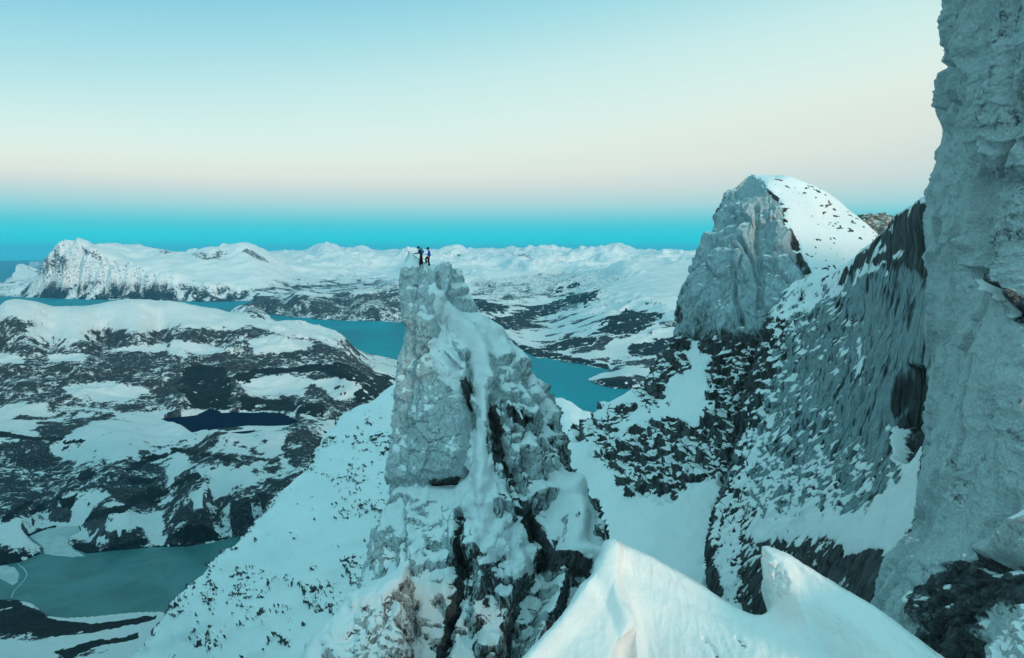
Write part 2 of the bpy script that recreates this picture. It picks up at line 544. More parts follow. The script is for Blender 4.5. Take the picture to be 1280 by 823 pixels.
# right-hand mountains above the inner fjord
S(8, (669, 445), (702, 450), (763, 461), (740, 476), (796, 485))
S(45, (775, 474), (800, 470), (830, 468)); S(90, (900, 470))
for D_, y_ in ((6000, 436), (6500, 424), (7200, 412), (8200, 398), (9400, 382), (10600, 366), (12200, 351), (14500, 337), (18500, 325)):
    K(D_, (570, y_ - 2), (640, y_), (700, y_))
for D_, y_ in ((5500, 444), (5900, 428), (6300, 412), (6800, 396), (7500, 381), (8600, 364), (10500, 346), (13500, 332), (18500, 322)):
    K(D_, (800, y_), (870, y_ - 3), (1000, y_ - 4), (1200, y_ - 5))
K(6700, (760, 400)); K(7600, (770, 388)); K(9000, (740, 372))
# hill on the left, crest against the fjord
K(5500, (-150, 384), (-60, 380), (0, 380), (30, 381), (50, 384), (80, 386), (110, 387), (130, 384), (150, 381), (185, 378), (210, 378), (240, 381), (270, 386), (310, 393), (360, 402), (400, 412.5), (430, 424), (441, 434))
for x in (-150, -60, 30, 110, 200, 280): Dd(x, 6900, 120); Dd(x, 7800, -30)
for x in (340, 400): Dd(x, 6300, 60); Dd(x, 6900, -30)
S(8, (470, 446), (500, 453)); S(120, (450, 452), (480, 466))
S(330, (0, 425), (60, 424), (130, 420), (200, 418), (270, 420), (330, 425)); S(290, (380, 432), (420, 444))
S(270, (-60, 460), (20, 462), (100, 462), (180, 460), (290, 452)); S(240, (350, 462), (400, 468), (440, 478))
S(200, (0, 498), (80, 500), (150, 500), (-100, 500))
S(155, (200, 514), (260, 512), (320, 513), (365, 518)); S(230, (230, 480), (300, 470)); S(200, (300, 495), (380, 500)); S(170, (400, 515), (440, 510)); S(170, (490, 500))
S(195, (0, 525), (60, 522), (110, 520), (150, 518)); S(165, (200, 535), (240, 546), (300, 543), (365, 538))
S(190, (280, 552), (330, 552), (380, 556)); S(165, (-60, 560), (30, 560), (100, 558), (170, 556))
S(150, (210, 566), (240, 574)); S(120, (20, 595), (80, 590), (200, 590)); S(150, (150, 575), (330, 575))
S(105, (20, 630), (90, 620), (160, 612)); S(150, (260, 600), (330, 608), (360, 590)); S(160, (400, 570))
S(75, (20, 665), (70, 645), (200, 640)); S(135, (255, 630), (310, 640)); S(95, (130, 652), (160, 650)); S(45, (60, 655), (100, 656))
S(44, (120, 691), (200, 682), (270, 674)); S(75, (10, 690), (30, 688)); S(48, (0, 704), (-60, 700)); S(90, (230, 664), (280, 660))
S(46, (20, 755), (100, 778), (180, 770)); S(75, (20, 790), (100, 800), (180, 800)); S(110, (-60, 850), (50, 860), (150, 860)); S(90, (-120, 780))
for x in (-300, -100, 100, 300, 600, 900, 1200): Dd(x, 900, 240)
for x in (500, 700, 900, 1100): Dd(x, 1700, 120)
for x in (600, 750, 900): Dd(x, 3000, 60)
for x in (-500, -350): Dd(x, 3000, 250); Dd(x, 5500, 420); Dd(x, 1700, 160)


def tps_fit(pts, val, reg=1e-3):
    n = len(pts)
    d = np.hypot(pts[:, None, 0] - pts[None, :, 0], pts[:, None, 1] - pts[None, :, 1])
    Kx = d * d * np.log(d + 1e-9) + reg * np.eye(n)
    Pm = np.c_[np.ones(n), pts]
    A = np.zeros((n + 3, n + 3)); A[:n, :n] = Kx; A[:n, n:] = Pm; A[n:, :n] = Pm.T
    return np.linalg.lstsq(A, np.r_[val, 0, 0, 0], rcond=None)[0]


def tps_eval(w_, pts, q):
    o = np.empty(len(q))
    for s in range(0, len(q), 20000):
        qq = q[s:s + 20000]
        d2 = (qq[:, None, 0] - pts[None, :, 0]) ** 2 + (qq[:, None, 1] - pts[None, :, 1]) ** 2
        o[s:s + 20000] = 0.5 * (d2 * np.log(d2 + 1e-12)) @ w_[:-3] + w_[-3] + qq @ w_[-2:]
    return o


cp = np.array(CP)
def dom(x, y):
    d = np.hypot(x, y)
    return np.stack([np.arctan2(x, y) * 4.5, np.log(d / 1000)], -1)
cq = dom(cp[:, 0], cp[:, 1])
W_ = tps_fit(cq, cp[:, 2])

AZ = (math.radians(-47), math.radians(40))
LD = (math.log(750.0), math.log(62000.0))
GR, GC = (520, 640) if QUICK else (1150, 1150)
cr_, cc_ = 230, 260
qa = np.linspace(AZ[0], AZ[1], cc_); qd = np.linspace(LD[0], LD[1], cr_)
QA, QD = np.meshgrid(qa, qd)
H0 = tps_eval(W_, cq, np.stack([QA.ravel() * 4.5, QD.ravel() - math.log(1000)], -1)).reshape(cr_, cc_)
# bicubic upsample of the control surface
ta = np.linspace(0, cc_ - 1, GC)
# rows spaced so that they stay even on the eye: more of them where the picture needs it
dn = np.linspace(0, 1, GR)
td = dn * (cr_ - 1)
Hs = _cr(H0, td); Hs = _cr(Hs.T, ta).T
az = np.linspace(AZ[0], AZ[1], GC)[None, :]; dist = np.exp(LD[0] + (LD[1] - LD[0]) * dn)[:, None]
X = np.sin(az) * dist; Y = np.cos(az) * dist
Z = Hs.copy()

def water_sd(polys, alt):
    """signed pixel distance to a water outline measured on its own level, positive = water"""
    px, py = proj(np.stack([X, Y, np.full_like(X, alt)], -1))
    wob = 1.1 * fbm(np.stack([X / 260, Y / 260, X * 0 + 3], -1), 3, seed=5)
    o = np.full(X.shape, -1e3)
    for pl in polys:
        a = np.asarray(pl, float)
        s = (px > a[:, 0].min() - 40) & (px < a[:, 0].max() + 40) & (py > a[:, 1].min() - 40) & (py < a[:, 1].max() + 40)
        o[s] = np.maximum(o[s], sd_poly(px[s], py[s], a))
    return o + wob

sd_sea = np.maximum(water_sd(FJORD, 0.0), water_sd([SEA_LEFT], 0.0))
nearm = dist * np.ones_like(X) < 3200
sd_lake = np.where(nearm, water_sd([LAKE], LAKE_Z), -1e3)
sd_tarn = np.where(dist * np.ones_like(X) < 3400, water_sd([TARN], TARN_Z), -1e3)

Pq = np.stack([X, Y, np.zeros_like(X)], -1)
far = sm(7000, 14000, dist) * np.ones_like(X)
wx = np.stack([perlin(Pq / 900 + 5, 21), perlin(Pq / 900 + 9, 22), Pq[..., 0] * 0], -1)
ang_ = 0.5
rough_big = ridged((Pq + 220 * wx) / 2600, 6, 0.5, seed=31)
rough_sml = ridged((Pq + 60 * wx) / 520, 5, 0.52, seed=47)
undul = fbm((Pq * np.array([0.8, 1.5, 1]) + 90 * wx) / 420, 5, 0.5, seed=53)
crag = facets((Pq + 30 * wx) / 1.0, (70, 70, 1), seed=58, tilt=1.3, crack=.0)
h_above = np.clip(Z / 260, 0, 1)
amp_far = sm(8500, 13000, dist)
rough_big -= rough_big.mean(); rough_sml -= rough_sml.mean()
big2 = ridged((Pq * np.array([1, .7, 1]) + 400 * wx) / 4300, 6, 0.52, seed=35); big2 -= big2.mean()
near_m = sm(18000, 14500, dist)
Z += amp_far * ((25 + 110 * (1 - near_m)) * (rough_big - .25) * sm(20, 500, Z) * sm(31000, 25000, dist) + (330 - 190 * sm(19000, 25000, dist)) * big2 * np.maximum(1 - near_m, sm(13.0, 10, np.degrees(az) * -1 + 0 * X) * sm(-22, -14, np.degrees(az) + 0 * X)) * sm(60, 600, Z) * sm(31000, 27000, dist)
                + 55 * fbm(Pq / 1100, 4, .5, seed=33) * sm(20, 300, Z) + (20 + 26 * (1 - near_m)) * rough_sml * h_above)
Z += (1 - amp_far) * ((24 * rough_sml + 17 * undul) * sm(10, 140, Z) * (1 + 0.6 * sm(150, 320, Z)) * (1 - .75 * sm(330, 420, Z)) - 10 * sm(300, 420, Z) + 3.0 * crag * h_above)
# single summits of the ranges
azp = np.arctan2(X, Y)
for px_, D_, up_, w_ in ((100, 15800, 120, 460), (74, 15700, 25, 260), (137, 15900, 20, 400), (297, 15800, 1, 380), (206, 15900, 20, 330), (253, 15900, 20, 300), (409, 27000, 90, 600), (424, 27300, 110, 500),
                         (453, 27000, 150, 450), (392, 27200, 90, 500), (571, 21500, 130, 420), (646, 26000, 140, 700), (620, 26500, 90, 800), (688, 26800, 70, 900), (716, 26000, 100, 500), (768, 27000, 150, 900), (800, 26500, 60, 900),
                         (843, 26000, 130, 500), (505, 26500, 90, 700), (542, 27000, 100, 800), (599, 27200, 120, 800), (740, 20000, 120, 700), (660, 17500, 110, 600), (820, 15500, 140, 800), (350, 27000, 110, 700), (20, 24000, 1, 700)):
    r_ = rays(px_, 312.0); h_ = math.hypot(r_[0], r_[1]); sx_, sy_ = r_[0] / h_ * D_, r_[1] / h_ * D_
    m_ = (np.abs(X - sx_) < 2.6 * w_) & (np.abs(Y - sy_) < 3.2 * w_)
    if not m_.any(): continue
    dx_ = (X[m_] - sx_) / w_ + .35 * wx[..., 0][m_]; dy_ = (Y[m_] - sy_) / (w_ * 1.25) + .35 * wx[..., 1][m_]
    rr = np.hypot(dx_, dy_); th_ = np.arctan2(dy_, dx_)
    rr = rr * (1 + .22 * np.cos(3 * th_ + px_) + .12 * np.cos(5 * th_ + 2.1 * px_))
    Z[m_] += up_ * (np.clip(1 - rr / 1.5, 0, 1) ** 1.25) * (1 + .3 * rough_sml[m_])
def shore(Z, sd, alt, px_w=6.0, bank=3.0, depth=14.0):
    k = sm(0, px_w, -sd)
    Z = np.where((sd > -px_w) & (sd <= 0), alt + bank * sm(0, 1.2, -sd) + (np.maximum(Z - alt, bank + 1) - bank) * k, Z)
    return np.where(sd > 0, np.minimum(Z, alt - depth * sm(0, 1.5, sd)), Z)
Z = np.where(sd_sea <= 0, np.where((dist < 30000) & (sd_sea > -400), np.maximum(Z, 5), Z), Z)
Z = shore(Z, sd_sea, 0.0, 4.0)
Zl = np.where((sd_lake <= 0) & (sd_lake > -40), np.maximum(Z, LAKE_Z + 4), Z); Z = Zl
Z = shore(Z, sd_lake, LAKE_Z, 8.0, 3.0, 8.0)
Z = shore(Z, sd_tarn, TARN_Z, 6.0, 3.0, 8.0)
P = np.stack([X, Y, Z], -1)
N = normals(P)
N = N * np.sign(N[..., 2:3])
px, py = proj(P)
slope = N[..., 2]

# what grows and lies on the land (outlines measured in the photo, edges broken by noise)
n1 = fbm(Pq / 330 * np.array([1, 1, 1]), 5, 0.6, seed=61); n2 = fbm(Pq / 90, 4, 0.65, seed=62)
nf = fbm(Pq / 1500, 5, 0.6, seed=63)
gpx = px + 9 * n1 + 4 * n2; gpy = py + 4 * n1 + 2.4 * n2
def PM(polys, soft=3):
    o = np.zeros_like(px)
    for pl in polys: o = np.maximum(o, m_poly(gpx, gpy, pl, soft))
    return o
birch = PM([[(-20, 420), (60, 412), (150, 412), (250, 410), (330, 412), (400, 425), (440, 445), (470, 460), (440, 520), (400, 528), (370, 515), (240, 512), (190, 515), (100, 510), (-20, 512)],
            [(-20, 395), (25, 397), (50, 405), (30, 420), (-20, 418)],
            [(-20, 570), (40, 562), (90, 575), (120, 590), (70, 620), (30, 640), (-20, 648)],
            [(60, 580), (130, 572), (210, 580), (208, 605), (130, 612), (60, 620)],
            [(225, 560), (290, 565), (340, 578), (330, 590), (240, 580)],
            [(200, 640), (230, 600), (300, 590), (360, 600), (330, 640), (290, 675), (210, 680)],
            [(-20, 680), (50, 684), (52, 696), (-20, 706)],
            [(84, 672), (130, 676), (180, 655), (190, 690), (100, 700)],
            [(360, 520), (400, 520), (395, 580), (360, 590), (350, 560)],
            [(-20, 750), (60, 760), (60, 800), (-20, 800)]], 5)
snowp = PM([[(30, 418), (80, 410), (130, 421), (60, 430)], [(310, 425), (350, 420), (395, 430), (380, 440), (320, 442)], [(130, 440), (230, 428), (300, 437), (230, 442)],
            [(110, 490), (170, 482), (190, 490), (150, 500), (110, 498)], [(300, 478), (350, 465), (400, 478), (380, 495), (310, 492)], [(395, 478), (440, 470), (460, 490), (420, 500)],
            [(80, 485), (150, 478), (150, 490), (90, 495)], [(60, 445), (110, 443), (100, 450), (60, 452)], [(-20, 440), (30, 445), (30, 455), (-20, 450)], [(5, 505), (60, 505), (60, 518), (0, 520)],
            [(100, 655), (130, 645), (185, 643), (186, 655), (150, 668), (105, 672)], [(225, 625), (280, 590), (360, 572), (370, 590), (300, 610), (240, 640)]], 3)
dark = PM([[(228, 462), (250, 456), (285, 462), (292, 480), (288, 512), (240, 512), (226, 490)], [(292, 470), (340, 458), (420, 450), (450, 462), (470, 480), (430, 475), (390, 462), (330, 468), (300, 480)],
           [(300, 496), (360, 500), (410, 505), (400, 522), (370, 516), (300, 512)], [(440, 490), (470, 470), (500, 470), (500, 500), (450, 505)],
           [(210, 668), (240, 655), (278, 663), (276, 672), (232, 680)], [(180, 618), (205, 612), (212, 628), (190, 634)], [(94, 590), (118, 588), (116, 600), (98, 602)],
           [(165, 600), (196, 596), (192, 606), (168, 608)], [(75, 625), (97, 616), (96, 630), (80, 636)], [(-20, 752), (25, 752), (60, 772), (110, 778), (190, 768), (192, 774), (120, 790), (60, 796), (-20, 790)],
           [(40, 640), (60, 630), (62, 638), (45, 646)], [(0, 650), (40, 625), (44, 630), (10, 656)], [(100, 648), (200, 615), (250, 590), (252, 596), (205, 625), (110, 655)],
           [(0, 540), (60, 548), (110, 552), (108, 556), (50, 554), (0, 547)], [(150, 585), (220, 560), (290, 572), (288, 577), (222, 566), (160, 590)],
           [(90, 680), (140, 684), (185, 672), (186, 684), (110, 694), (95, 690)], [(-20, 688), (50, 690), (45, 700), (-20, 708)],
           [(60, 815), (110, 800), (170, 790), (170, 796), (120, 810), (80, 830)],
           # forests on the right-hand mountains
           [(560, 400), (620, 396), (660, 385), (720, 368), (760, 362), (740, 376), (690, 392), (660, 402), (690, 410), (640, 412), (580, 412)],
           [(745, 412), (755, 398), (790, 388), (835, 392), (815, 404), (790, 418), (760, 420)], [(668, 436), (700, 424), (760, 420), (740, 432), (690, 440)],
           [(590, 372), (640, 384), (620, 392), (580, 388)], [(775, 430), (840, 420), (840, 440), (790, 446)], [(740, 476), (775, 468), (800, 478), (796, 486), (760, 484)],
           [(690, 362), (720, 352), (728, 356), (690, 368)], [(640, 428), (690, 440), (760, 456), (765, 462), (700, 450), (640, 442)]], 2.2)
gulf = ridged((Pq + 60 * wx) / 640, 4, .6, seed=66) + .5 * n1
# patches of forest and rock in the distance by height and steepness
lowfar = sm(520, 120, Z + 180 * nf) * far
dark = np.maximum(dark * sm(-.55, .05, n2 + .3), lowfar * sm(.0, .5, nf + n1 * .6) * .75)
steep = sm(.86, .74, slope + .06 * n2 + .05 * n1) * sm(.0, .5, n2 + .35) * (1 - .8 * sm(4300, 4800, dist) * sm(330, 380, Z))
steepf = sm(.78, .60, slope + .10 * n2 + .06 * n1) * far
rock = np.maximum(steep * (1 - far), steepf * .36)
rock = np.maximum(rock, birch * (1 - snowp) * 0.0)
bare = PM([[(300, 309), (313, 311), (327, 320), (337, 329), (320, 324), (304, 316)], [(196, 313), (206, 311), (217, 315), (200, 317)], [(84, 307), (100, 314), (115, 321), (133, 329), (126, 320), (100, 307)],
           [(562, 321), (571, 314), (583, 321)], [(240, 319), (285, 315), (283, 322), (250, 324)], [(638, 321), (655, 314), (664, 321)], [(40, 340), (56, 320), (66, 322), (60, 345)], [(60, 330), (75, 312), (84, 330), (78, 345)]], 2)
rock = np.maximum(rock, .62 * bare + 0 * n1)
strip = PM([[(300, 390), (300, 378), (330, 370), (420, 370), (505, 362), (509, 403), (430, 401), (360, 396)]], 3)
low1 = PM([[(20, 372), (30, 352), (70, 345), (120, 350), (200, 352), (260, 360), (330, 362), (330, 378), (200, 378)]], 5)
low2 = PM([[(585, 350), (680, 338), (760, 332), (800, 345), (760, 362), (690, 372), (600, 380)], [(330, 350), (420, 345), (507, 350), (507, 364), (420, 370), (330, 366)]], 8)
snow = 1 - np.clip(rock, 0, 1)
birch = np.clip(birch * (1 - snowp) * (.66 + .14 * n1 + .12 * n2) + far * .5 * sm(480, 120, Z + 160 * n1) * sm(-.15, .45, gulf) + (1 - far) * (1 - .8 * birch) * (.5 * sm(-.1, .6, n1 + .3 * n2) * sm(300, 180, Z) + .3 * sm(-.1, .5, n1) * sm(440, 340, Z)) + .52 * strip + .30 * low1 + .36 * low2, 0, .8)
edge_sea = np.maximum(np.maximum(sm(-1.8, -0.3, sd_sea), sm(-2.5, -0.5, sd_lake)), sm(-2.0, -0.4, sd_tarn))
dark = np.clip(np.maximum(dark, .8 * edge_sea * sm(-.3, .3, n1 + .2)), 0, 1)

# land material
t = NT('snowy_land')
v = t.coord()
g1 = t.noise(v, 1 / 36., 9, .74, .5); g2 = t.noise(v, 1 / 12., 5, .75); g3 = t.noise(v, 1 / 220., 6, .65)
gg = t.math('ADD', t.math('MULTIPLY', g1, .7), t.math('MULTIPLY', g2, .3))
gs = t.math('SUBTRACT', gg, .5)
sn = t.mix(t.rng(g3, .3, .7), (.72, .78, .80, 1), (.82, .84, .84, 1))
rk = t.mix(t.rng(g1, .35, .65), (.022, .026, .03, 1), (.11, .115, .125, 1))
sf = t.rng(t.math('ADD', t.attr('snow'), t.math('MULTIPLY', gs, 3.2)), .44, .56)
c = t.mix(sf, rk, sn)
# leafless birch and crags: snow shows through in small patches
bt = t.math('ADD', t.attr('birch'), t.math('MULTIPLY', gs, 3.4))
bf = t.rng(bt, .44, .60)
bc = t.mix(t.rng(g2, .3, .7), (.009, .012, .018, 1), (.060, .066, .072, 1))
bc = t.mix(t.rng(t.noise(v, 1 / 7., 3, .8), .58, .66, .0, .55), bc, (.34, .38, .39, 1))
c = t.mix(bf, c, bc)
dk = t.rng(t.math('ADD', t.attr('dark'), t.math('MULTIPLY', gs, 3.0)), .45, .55)
dcl = t.mix(t.rng(g2, .35, .65), (.004, .008, .012, 1), (.018, .026, .030, 1))
c = t.mix(dk, c, dcl)
hb = t.math('ADD', g1, t.math('MULTIPLY', g2, .4))
t.bsdf(c, .75, .15, t.bump(hb, .7, 26))
land_mat = t.m
land = grid_mesh('terrain', P, land_mat, dict(snow=snow, birch=birch, dark=dark))
structure(land, 'snow covered valley, hills and far ranges around the fjord', 'terrain')

# ------------------------------------------------------------------ water
def sheet(name, poly, z, mat, label, cat):
    me = bpy.data.meshes.new(name)
    me.from_pydata([(x, y, z) for x, y in poly], [], [tuple(range(len(poly)))])
    me.materials.append(mat); o = bpy.data.objects.new(name, me); COL.objects.link(o)
    if me.polygons[0].normal.z < 0: me.flip_normals()
    return structure(o, label, cat)

t = NT('fjord_water'); v = t.coord((1, 1, 1))
wv = t.noise(v, 1 / 60., 4, .6, .3); w3 = t.noise(t.coord((1, .25, 1), (0, 0, .3)), 1 / 900., 4, .6, .8)
c = t.mix(t.rng(w3, .35, .7), (.004, .19, .25, 1), (.014, .30, .36, 1))
t.bsdf(c, t.rng(w3, .4, .65, .5, .6), .03, t.bump(wv, .25, 1.5))
fj = sheet('fjord_water', [(math.sin(a) * 70000, math.cos(a) * 70000) for a in np.linspace(math.radians(-70), math.radians(70), 90)] + [(30000, -2000), (-30000, -2000)], 0.0, t.m, 'calm teal fjord and open sea beyond the hills', 'fjord')

t = NT('lake_ice'); v = t.coord()
a1 = t.noise(v, 1 / 120., 5, .6, .5); a2 = t.noise(v, 1 / 14., 4, .7)
c = t.mix(t.rng(a1, .35, .65), (.030, .12, .125, 1), (.055, .18, .18, 1))
c = t.mix(t.rng(a2, .55, .8, 0, .25), c, (.2, .32, .32, 1))
t.bsdf(c, .45, .35, t.bump(a2, .1, 1))
icep = at_alt(np.array([-110, 10, 60, 140, 330, 400, 330, 200, 60, -110]), np.array([690, 650, 645, 655, 640, 690, 810, 800, 790, 780]), LAKE_Z)
ice = sheet('lake_ice', [(p[0], p[1]) for p in icep], LAKE_Z, t.m, 'frozen green lake in the valley at lower left', 'lake')
t = NT('pale_ice'); v = t.coord(); a1 = t.noise(v, 1 / 40., 5, .6)
c = t.mix(t.rng(a1, .35, .65), (.32, .42, .43, 1), (.45, .52, .52, 1)); t.bsdf(c, .5, .3)
pale = t.m
def ice_patch(pts, label):
    q = at_alt(np.array([p[0] for p in pts], float), np.array([p[1] for p in pts], float), LAKE_Z + .06)
    # ragged rim
    vs = []
    for k in range(len(q)):
        a, b = q[k], q[(k + 1) % len(q)]
        for s in np.linspace(0, 1, 8)[:-1]:
            p = a + (b - a) * s
            n_ = fbm(np.array([[p[0] / 25, p[1] / 25, 7.0]]), 3)[0]
            vs.append((p[0] + 5 * n_, p[1] - 5 * n_))
    return sheet('snowy_ice', vs, LAKE_Z + .06, pale, label, 'ice')
ice_patch([(34, 668), (60, 658), (102, 655), (104, 668), (92, 676), (90, 686), (106, 695), (90, 697), (56, 693), (54, 684)], 'pale snow dusted ice in the small bay of the lake')
ice_patch([(-60, 712), (4, 706), (18, 709), (24, 718), (22, 727), (16, 732), (-2, 722), (-60, 728)], 'pale ice sheet at the lake corner by the wooded point')
def crack(pts, w_):
    q = at_alt(np.array([p[0] for p in pts], float), np.array([p[1] for p in pts], float), LAKE_Z + .09)
    L = []; R_ = []
    for k in range(len(q)):
        d = q[min(k + 1, len(q) - 1)] - q[max(k - 1, 0)]; n_ = np.array([-d[1], d[0]]) / (np.hypot(d[0], d[1]) + 1e-9) * w_
        L.append((q[k][0] + n_[0], q[k][1] + n_[1])); R_.append((q[k][0] - n_[0], q[k][1] - n_[1]))
    return sheet('ice_crack', L + R_[::-1], LAKE_Z + .09, pale, 'thin white crack curving over the frozen lake', 'ice')
crack([(22, 705), (30, 711), (34, 718), (30, 726), (24, 732), (18, 738), (14, 747)], 1.1)

t = NT('tarn_water'); v = t.coord()
t.bsdf((.001, .012, .036, 1), .6, .01, t.bump(t.noise(v, 1 / 30., 3), .1, 1))
tp = at_alt(np.array([180, 230, 300, 385, 385, 340, 240, 190]), np.array([520, 510, 509, 520, 534, 540, 548, 534]), TARN_Z)
sheet('tarn_water', [(p[0], p[1]) for p in tp], TARN_Z, t.m, 'small dark blue lake below the black cliff', 'lake')
# ------------------------------------------------------------------ unseen ridge added behind the camera to shadow valley and lower spire
GX = np.concatenate([-np.geomspace(7000, 60, 60), np.linspace(-55, 160, 60), np.geomspace(170, 7000, 50)])
GY = -np.concatenate([np.linspace(50, 420, 90), np.geomspace(440, 4000, 40)])
X_, Y_ = np.meshgrid(GX, GY)
Pb_ = np.stack([X_, Y_, X_ * 0], -1)
crest = 915.5 + 2 * fbm(Pb_[:, :, :1] * np.array([1, 0, 0]) / 300 + 4, 3, seed=71)
dy_ = -Y_ - 90
Z_ = np.where(dy_ < 0, crest - np.abs(dy_) * 2.4, crest - dy_ * .42) + 10 * ridged(Pb_ / 120, 4, seed=72) * sm(8, 60, np.abs(dy_))
Z_ = np.maximum(Z_ - (np.abs(X_) / 7000) ** 2 * 300, 20)
Pb_[..., 2] = Z_
sgb = 1.0 if normals(Pb_)[..., 2].mean() > 0 else -1.0
Nb_ = normals(Pb_) * sgb
t = NT('shade_ridge_snow'); v = t.coord()
c = t.mix(t.rng(t.math('ADD', t.attr('snow'), t.math('MULTIPLY', t.math('SUBTRACT', t.noise(v, .12, 5, .65), .5), 1.6)), .4, .6), (.1, .1, .1, 1), (.8, .82, .84, 1))
t.bsdf(c, .7, .2, t.bump(t.noise(v, .3, 5, .6), .5, 2))
o = grid_mesh('shade_ridge', Pb_, t.m, dict(snow=sm(.45, .75, Nb_[..., 2])), flip=sgb < 0)
structure(o, 'unseen snowy ridge added behind the camera to block low sun', 'mountain')
# ------------------------------------------------------------------ near rock and snow
QS = 0.6 if QUICK else 1.0

def ctl(rows, back=None):
    """rows of (x, y, D) pixels+depth; -> control points"""
    return np.array([[at(np.array(p[0], float), np.array(p[1], float), np.array(p[2], float)) for p in r] for r in rows])

def disp(P, amt, closed=False, N=None):
    if N is None: N = normals(P, closed)
    return P + N * amt[..., None]

def face_cam(P, closed=False):
    """sign so that normals point at the camera on average"""
    N = normals(P, closed)
    v = CAM - P
    return 1.0 if np.median((N * v).sum(-1)) > 0 or (closed and ((N * v).sum(-1) > 0).mean() > .5) else -1.0

# ---- the long snow slope falling to the lake
rows = [
 [(560, 600, 760), (520, 600, 700), (470, 640, 660), (440, 670, 630), (410, 720, 610), (370, 760, 580), (330, 800, 550), (270, 840, 500), (220, 900, 470), (160, 980, 440)],
 [(520, 474, 660), (497, 487, 610), (462, 512, 580), (430, 533, 556), (400, 556, 536), (385, 586, 516), (345, 622, 486), (306, 668, 456), (248, 727, 425), (190, 788, 402)],
 [(560, 490, 620), (525, 503, 570), (495, 528, 540), (462, 552, 515), (428, 578, 495), (410, 606, 475), (375, 645, 448), (340, 690, 420), (290, 750, 392), (235, 815, 370)],
 [(640, 530, 560), (600, 560, 500), (560, 590, 465), (520, 620, 440), (490, 640, 425), (465, 665, 410), (430, 705, 385), (400, 745, 360), (350, 800, 335), (300, 870, 315)],
 [(700, 600, 470), (670, 640, 420), (630, 680, 385), (590, 710, 365), (560, 735, 350), (530, 760, 335), (500, 800, 315), (470, 840, 300), (420, 900, 280), (380, 980, 260)],
 [(760, 720, 380), (740, 760, 330), (700, 800, 300), (660, 840, 280), (630, 870, 270), (600, 900, 260), (570, 940, 245), (540, 980, 230), (500, 1040, 215), (460, 1120, 200)],
]
# downhill end: carry the ridge on beyond the frame
rows = [r + [(r[-1][0] - 80, r[-1][1] + 110, r[-1][2] - 25)] for r in rows]
C_ = ctl(rows)
P = loft(C_, int(620 * QS), int(820 * QS), wr=[.5, .35, .9, 1, .9], wc=[.8, .7, .7, .7, .8, .9, 1, 1, 1, .8])
sg = face_cam(P); N = normals(P) * sg
px, py = proj(P)
q = P / 40.
P = P + N * (6.5 * fbm(P / 75, 4, .5, seed=101) + 1.5 * ridged(P * np.array([1, 1, 1]) / 30, 3, .4, seed=102))[..., None]
cl = fbm(P / 46 + np.array([0, 3, 0]), 4, .6, seed=103)
loc = fbm(P * np.array([1, 1, 1.7]) / 7.5, 3, .6, seed=104)
edge = m_line(px, py, [(392, 545), (383, 590), (345, 622), (306, 668), (248, 727), (190, 788)], 30)
blobs = np.zeros_like(px)
for x, y, rx, ry in ((480, 640, 40, 26), (452, 590, 34, 20), (340, 760, 22, 26), (372, 720, 26, 20), (300, 720, 20, 12), (320, 735, 34, 30), (440, 700, 26, 30), (405, 740, 30, 24),
                     (250, 800, 26, 16), (470, 560, 26, 14), (386, 575, 12, 34), (500, 520, 18, 10), (420, 640, 30, 18), (345, 800, 30, 16), (270, 745, 14, 18)):
    blobs = np.maximum(blobs, sm(1.5, .3, np.hypot((px - x) / rx, (py - y) / ry)))
loc2 = fbm(P * np.array([1, 1, 1.5]) / 17, 4, .6, seed=107)
loc3 = fbm(P * np.array([1, 1, 1.5]) / 4.2, 3, .6, seed=108)
rk = sm(.27, .45, loc * .36 + loc2 * .62 + loc3 * .34 + cl * .40 + .42 * blobs + .26 * edge - .18)
fc = facets(P, (6.5, 6.5, 4.5), seed=105, tilt=1.4)
fc2 = facets(P, (2.4, 2.4, 1.8), seed=106, tilt=1.2)
P = P + N * (rk * (1.6 + 2.0 * fc + .8 * fc2))[..., None]
Pn, s, NN = snow_cover(P, thr=.60, soft=.14, thick=.3, k=3, nscale=3., sgn=sg, fine=.6)
s = np.clip(np.maximum(s * (1 - .25 * rk), 1 - rk * 1.15), 0, 1)
m_far_rock = mat_alpine('slope_rock_and_snow', 2.2, speck=.5, bump=.35)
o = grid_mesh('snow_slope', Pn, m_far_rock, dict(snow=s, rime=np.full_like(s, .12)), flip=sg < 0)
structure(o, 'long snow slope speckled with dark rocks falling to the frozen lake', 'slope')

# small snowy hill seen in the gap right of the spire
rows = [
 [(640, 560, 800), (700, 560, 760), (730, 575, 740), (760, 590, 720), (820, 620, 700)],
 [(640, 500, 720), (700, 501, 690), (725, 510, 670), (745, 520, 655), (800, 545, 640)],
 [(640, 540, 640), (700, 535, 610), (725, 545, 600), (745, 560, 590), (800, 600, 570)],
 [(640, 620, 540), (700, 620, 520), (725, 640, 500), (745, 660, 490), (800, 700, 470)],
]
P = loft(ctl(rows), int(180 * QS), int(220 * QS)); sg = face_cam(P); N = normals(P) * sg
P = P + N * (3 * fbm(P / 40, 4, seed=111) + 1.2 * facets(P, (9, 9, 6), seed=112) * sm(0, .4, fbm(P / 30, 3, seed=113)))[..., None]
Pn, s, NN = snow_cover(P, thr=.55, thick=.2, k=2, nscale=3., sgn=sg)
o = grid_mesh('snow_hill', Pn, m_far_rock, dict(snow=s, rime=np.full_like(s, .1)), flip=sg < 0)
structure(o, 'little snow hill above the fjord seen between spire and peak', 'hill')
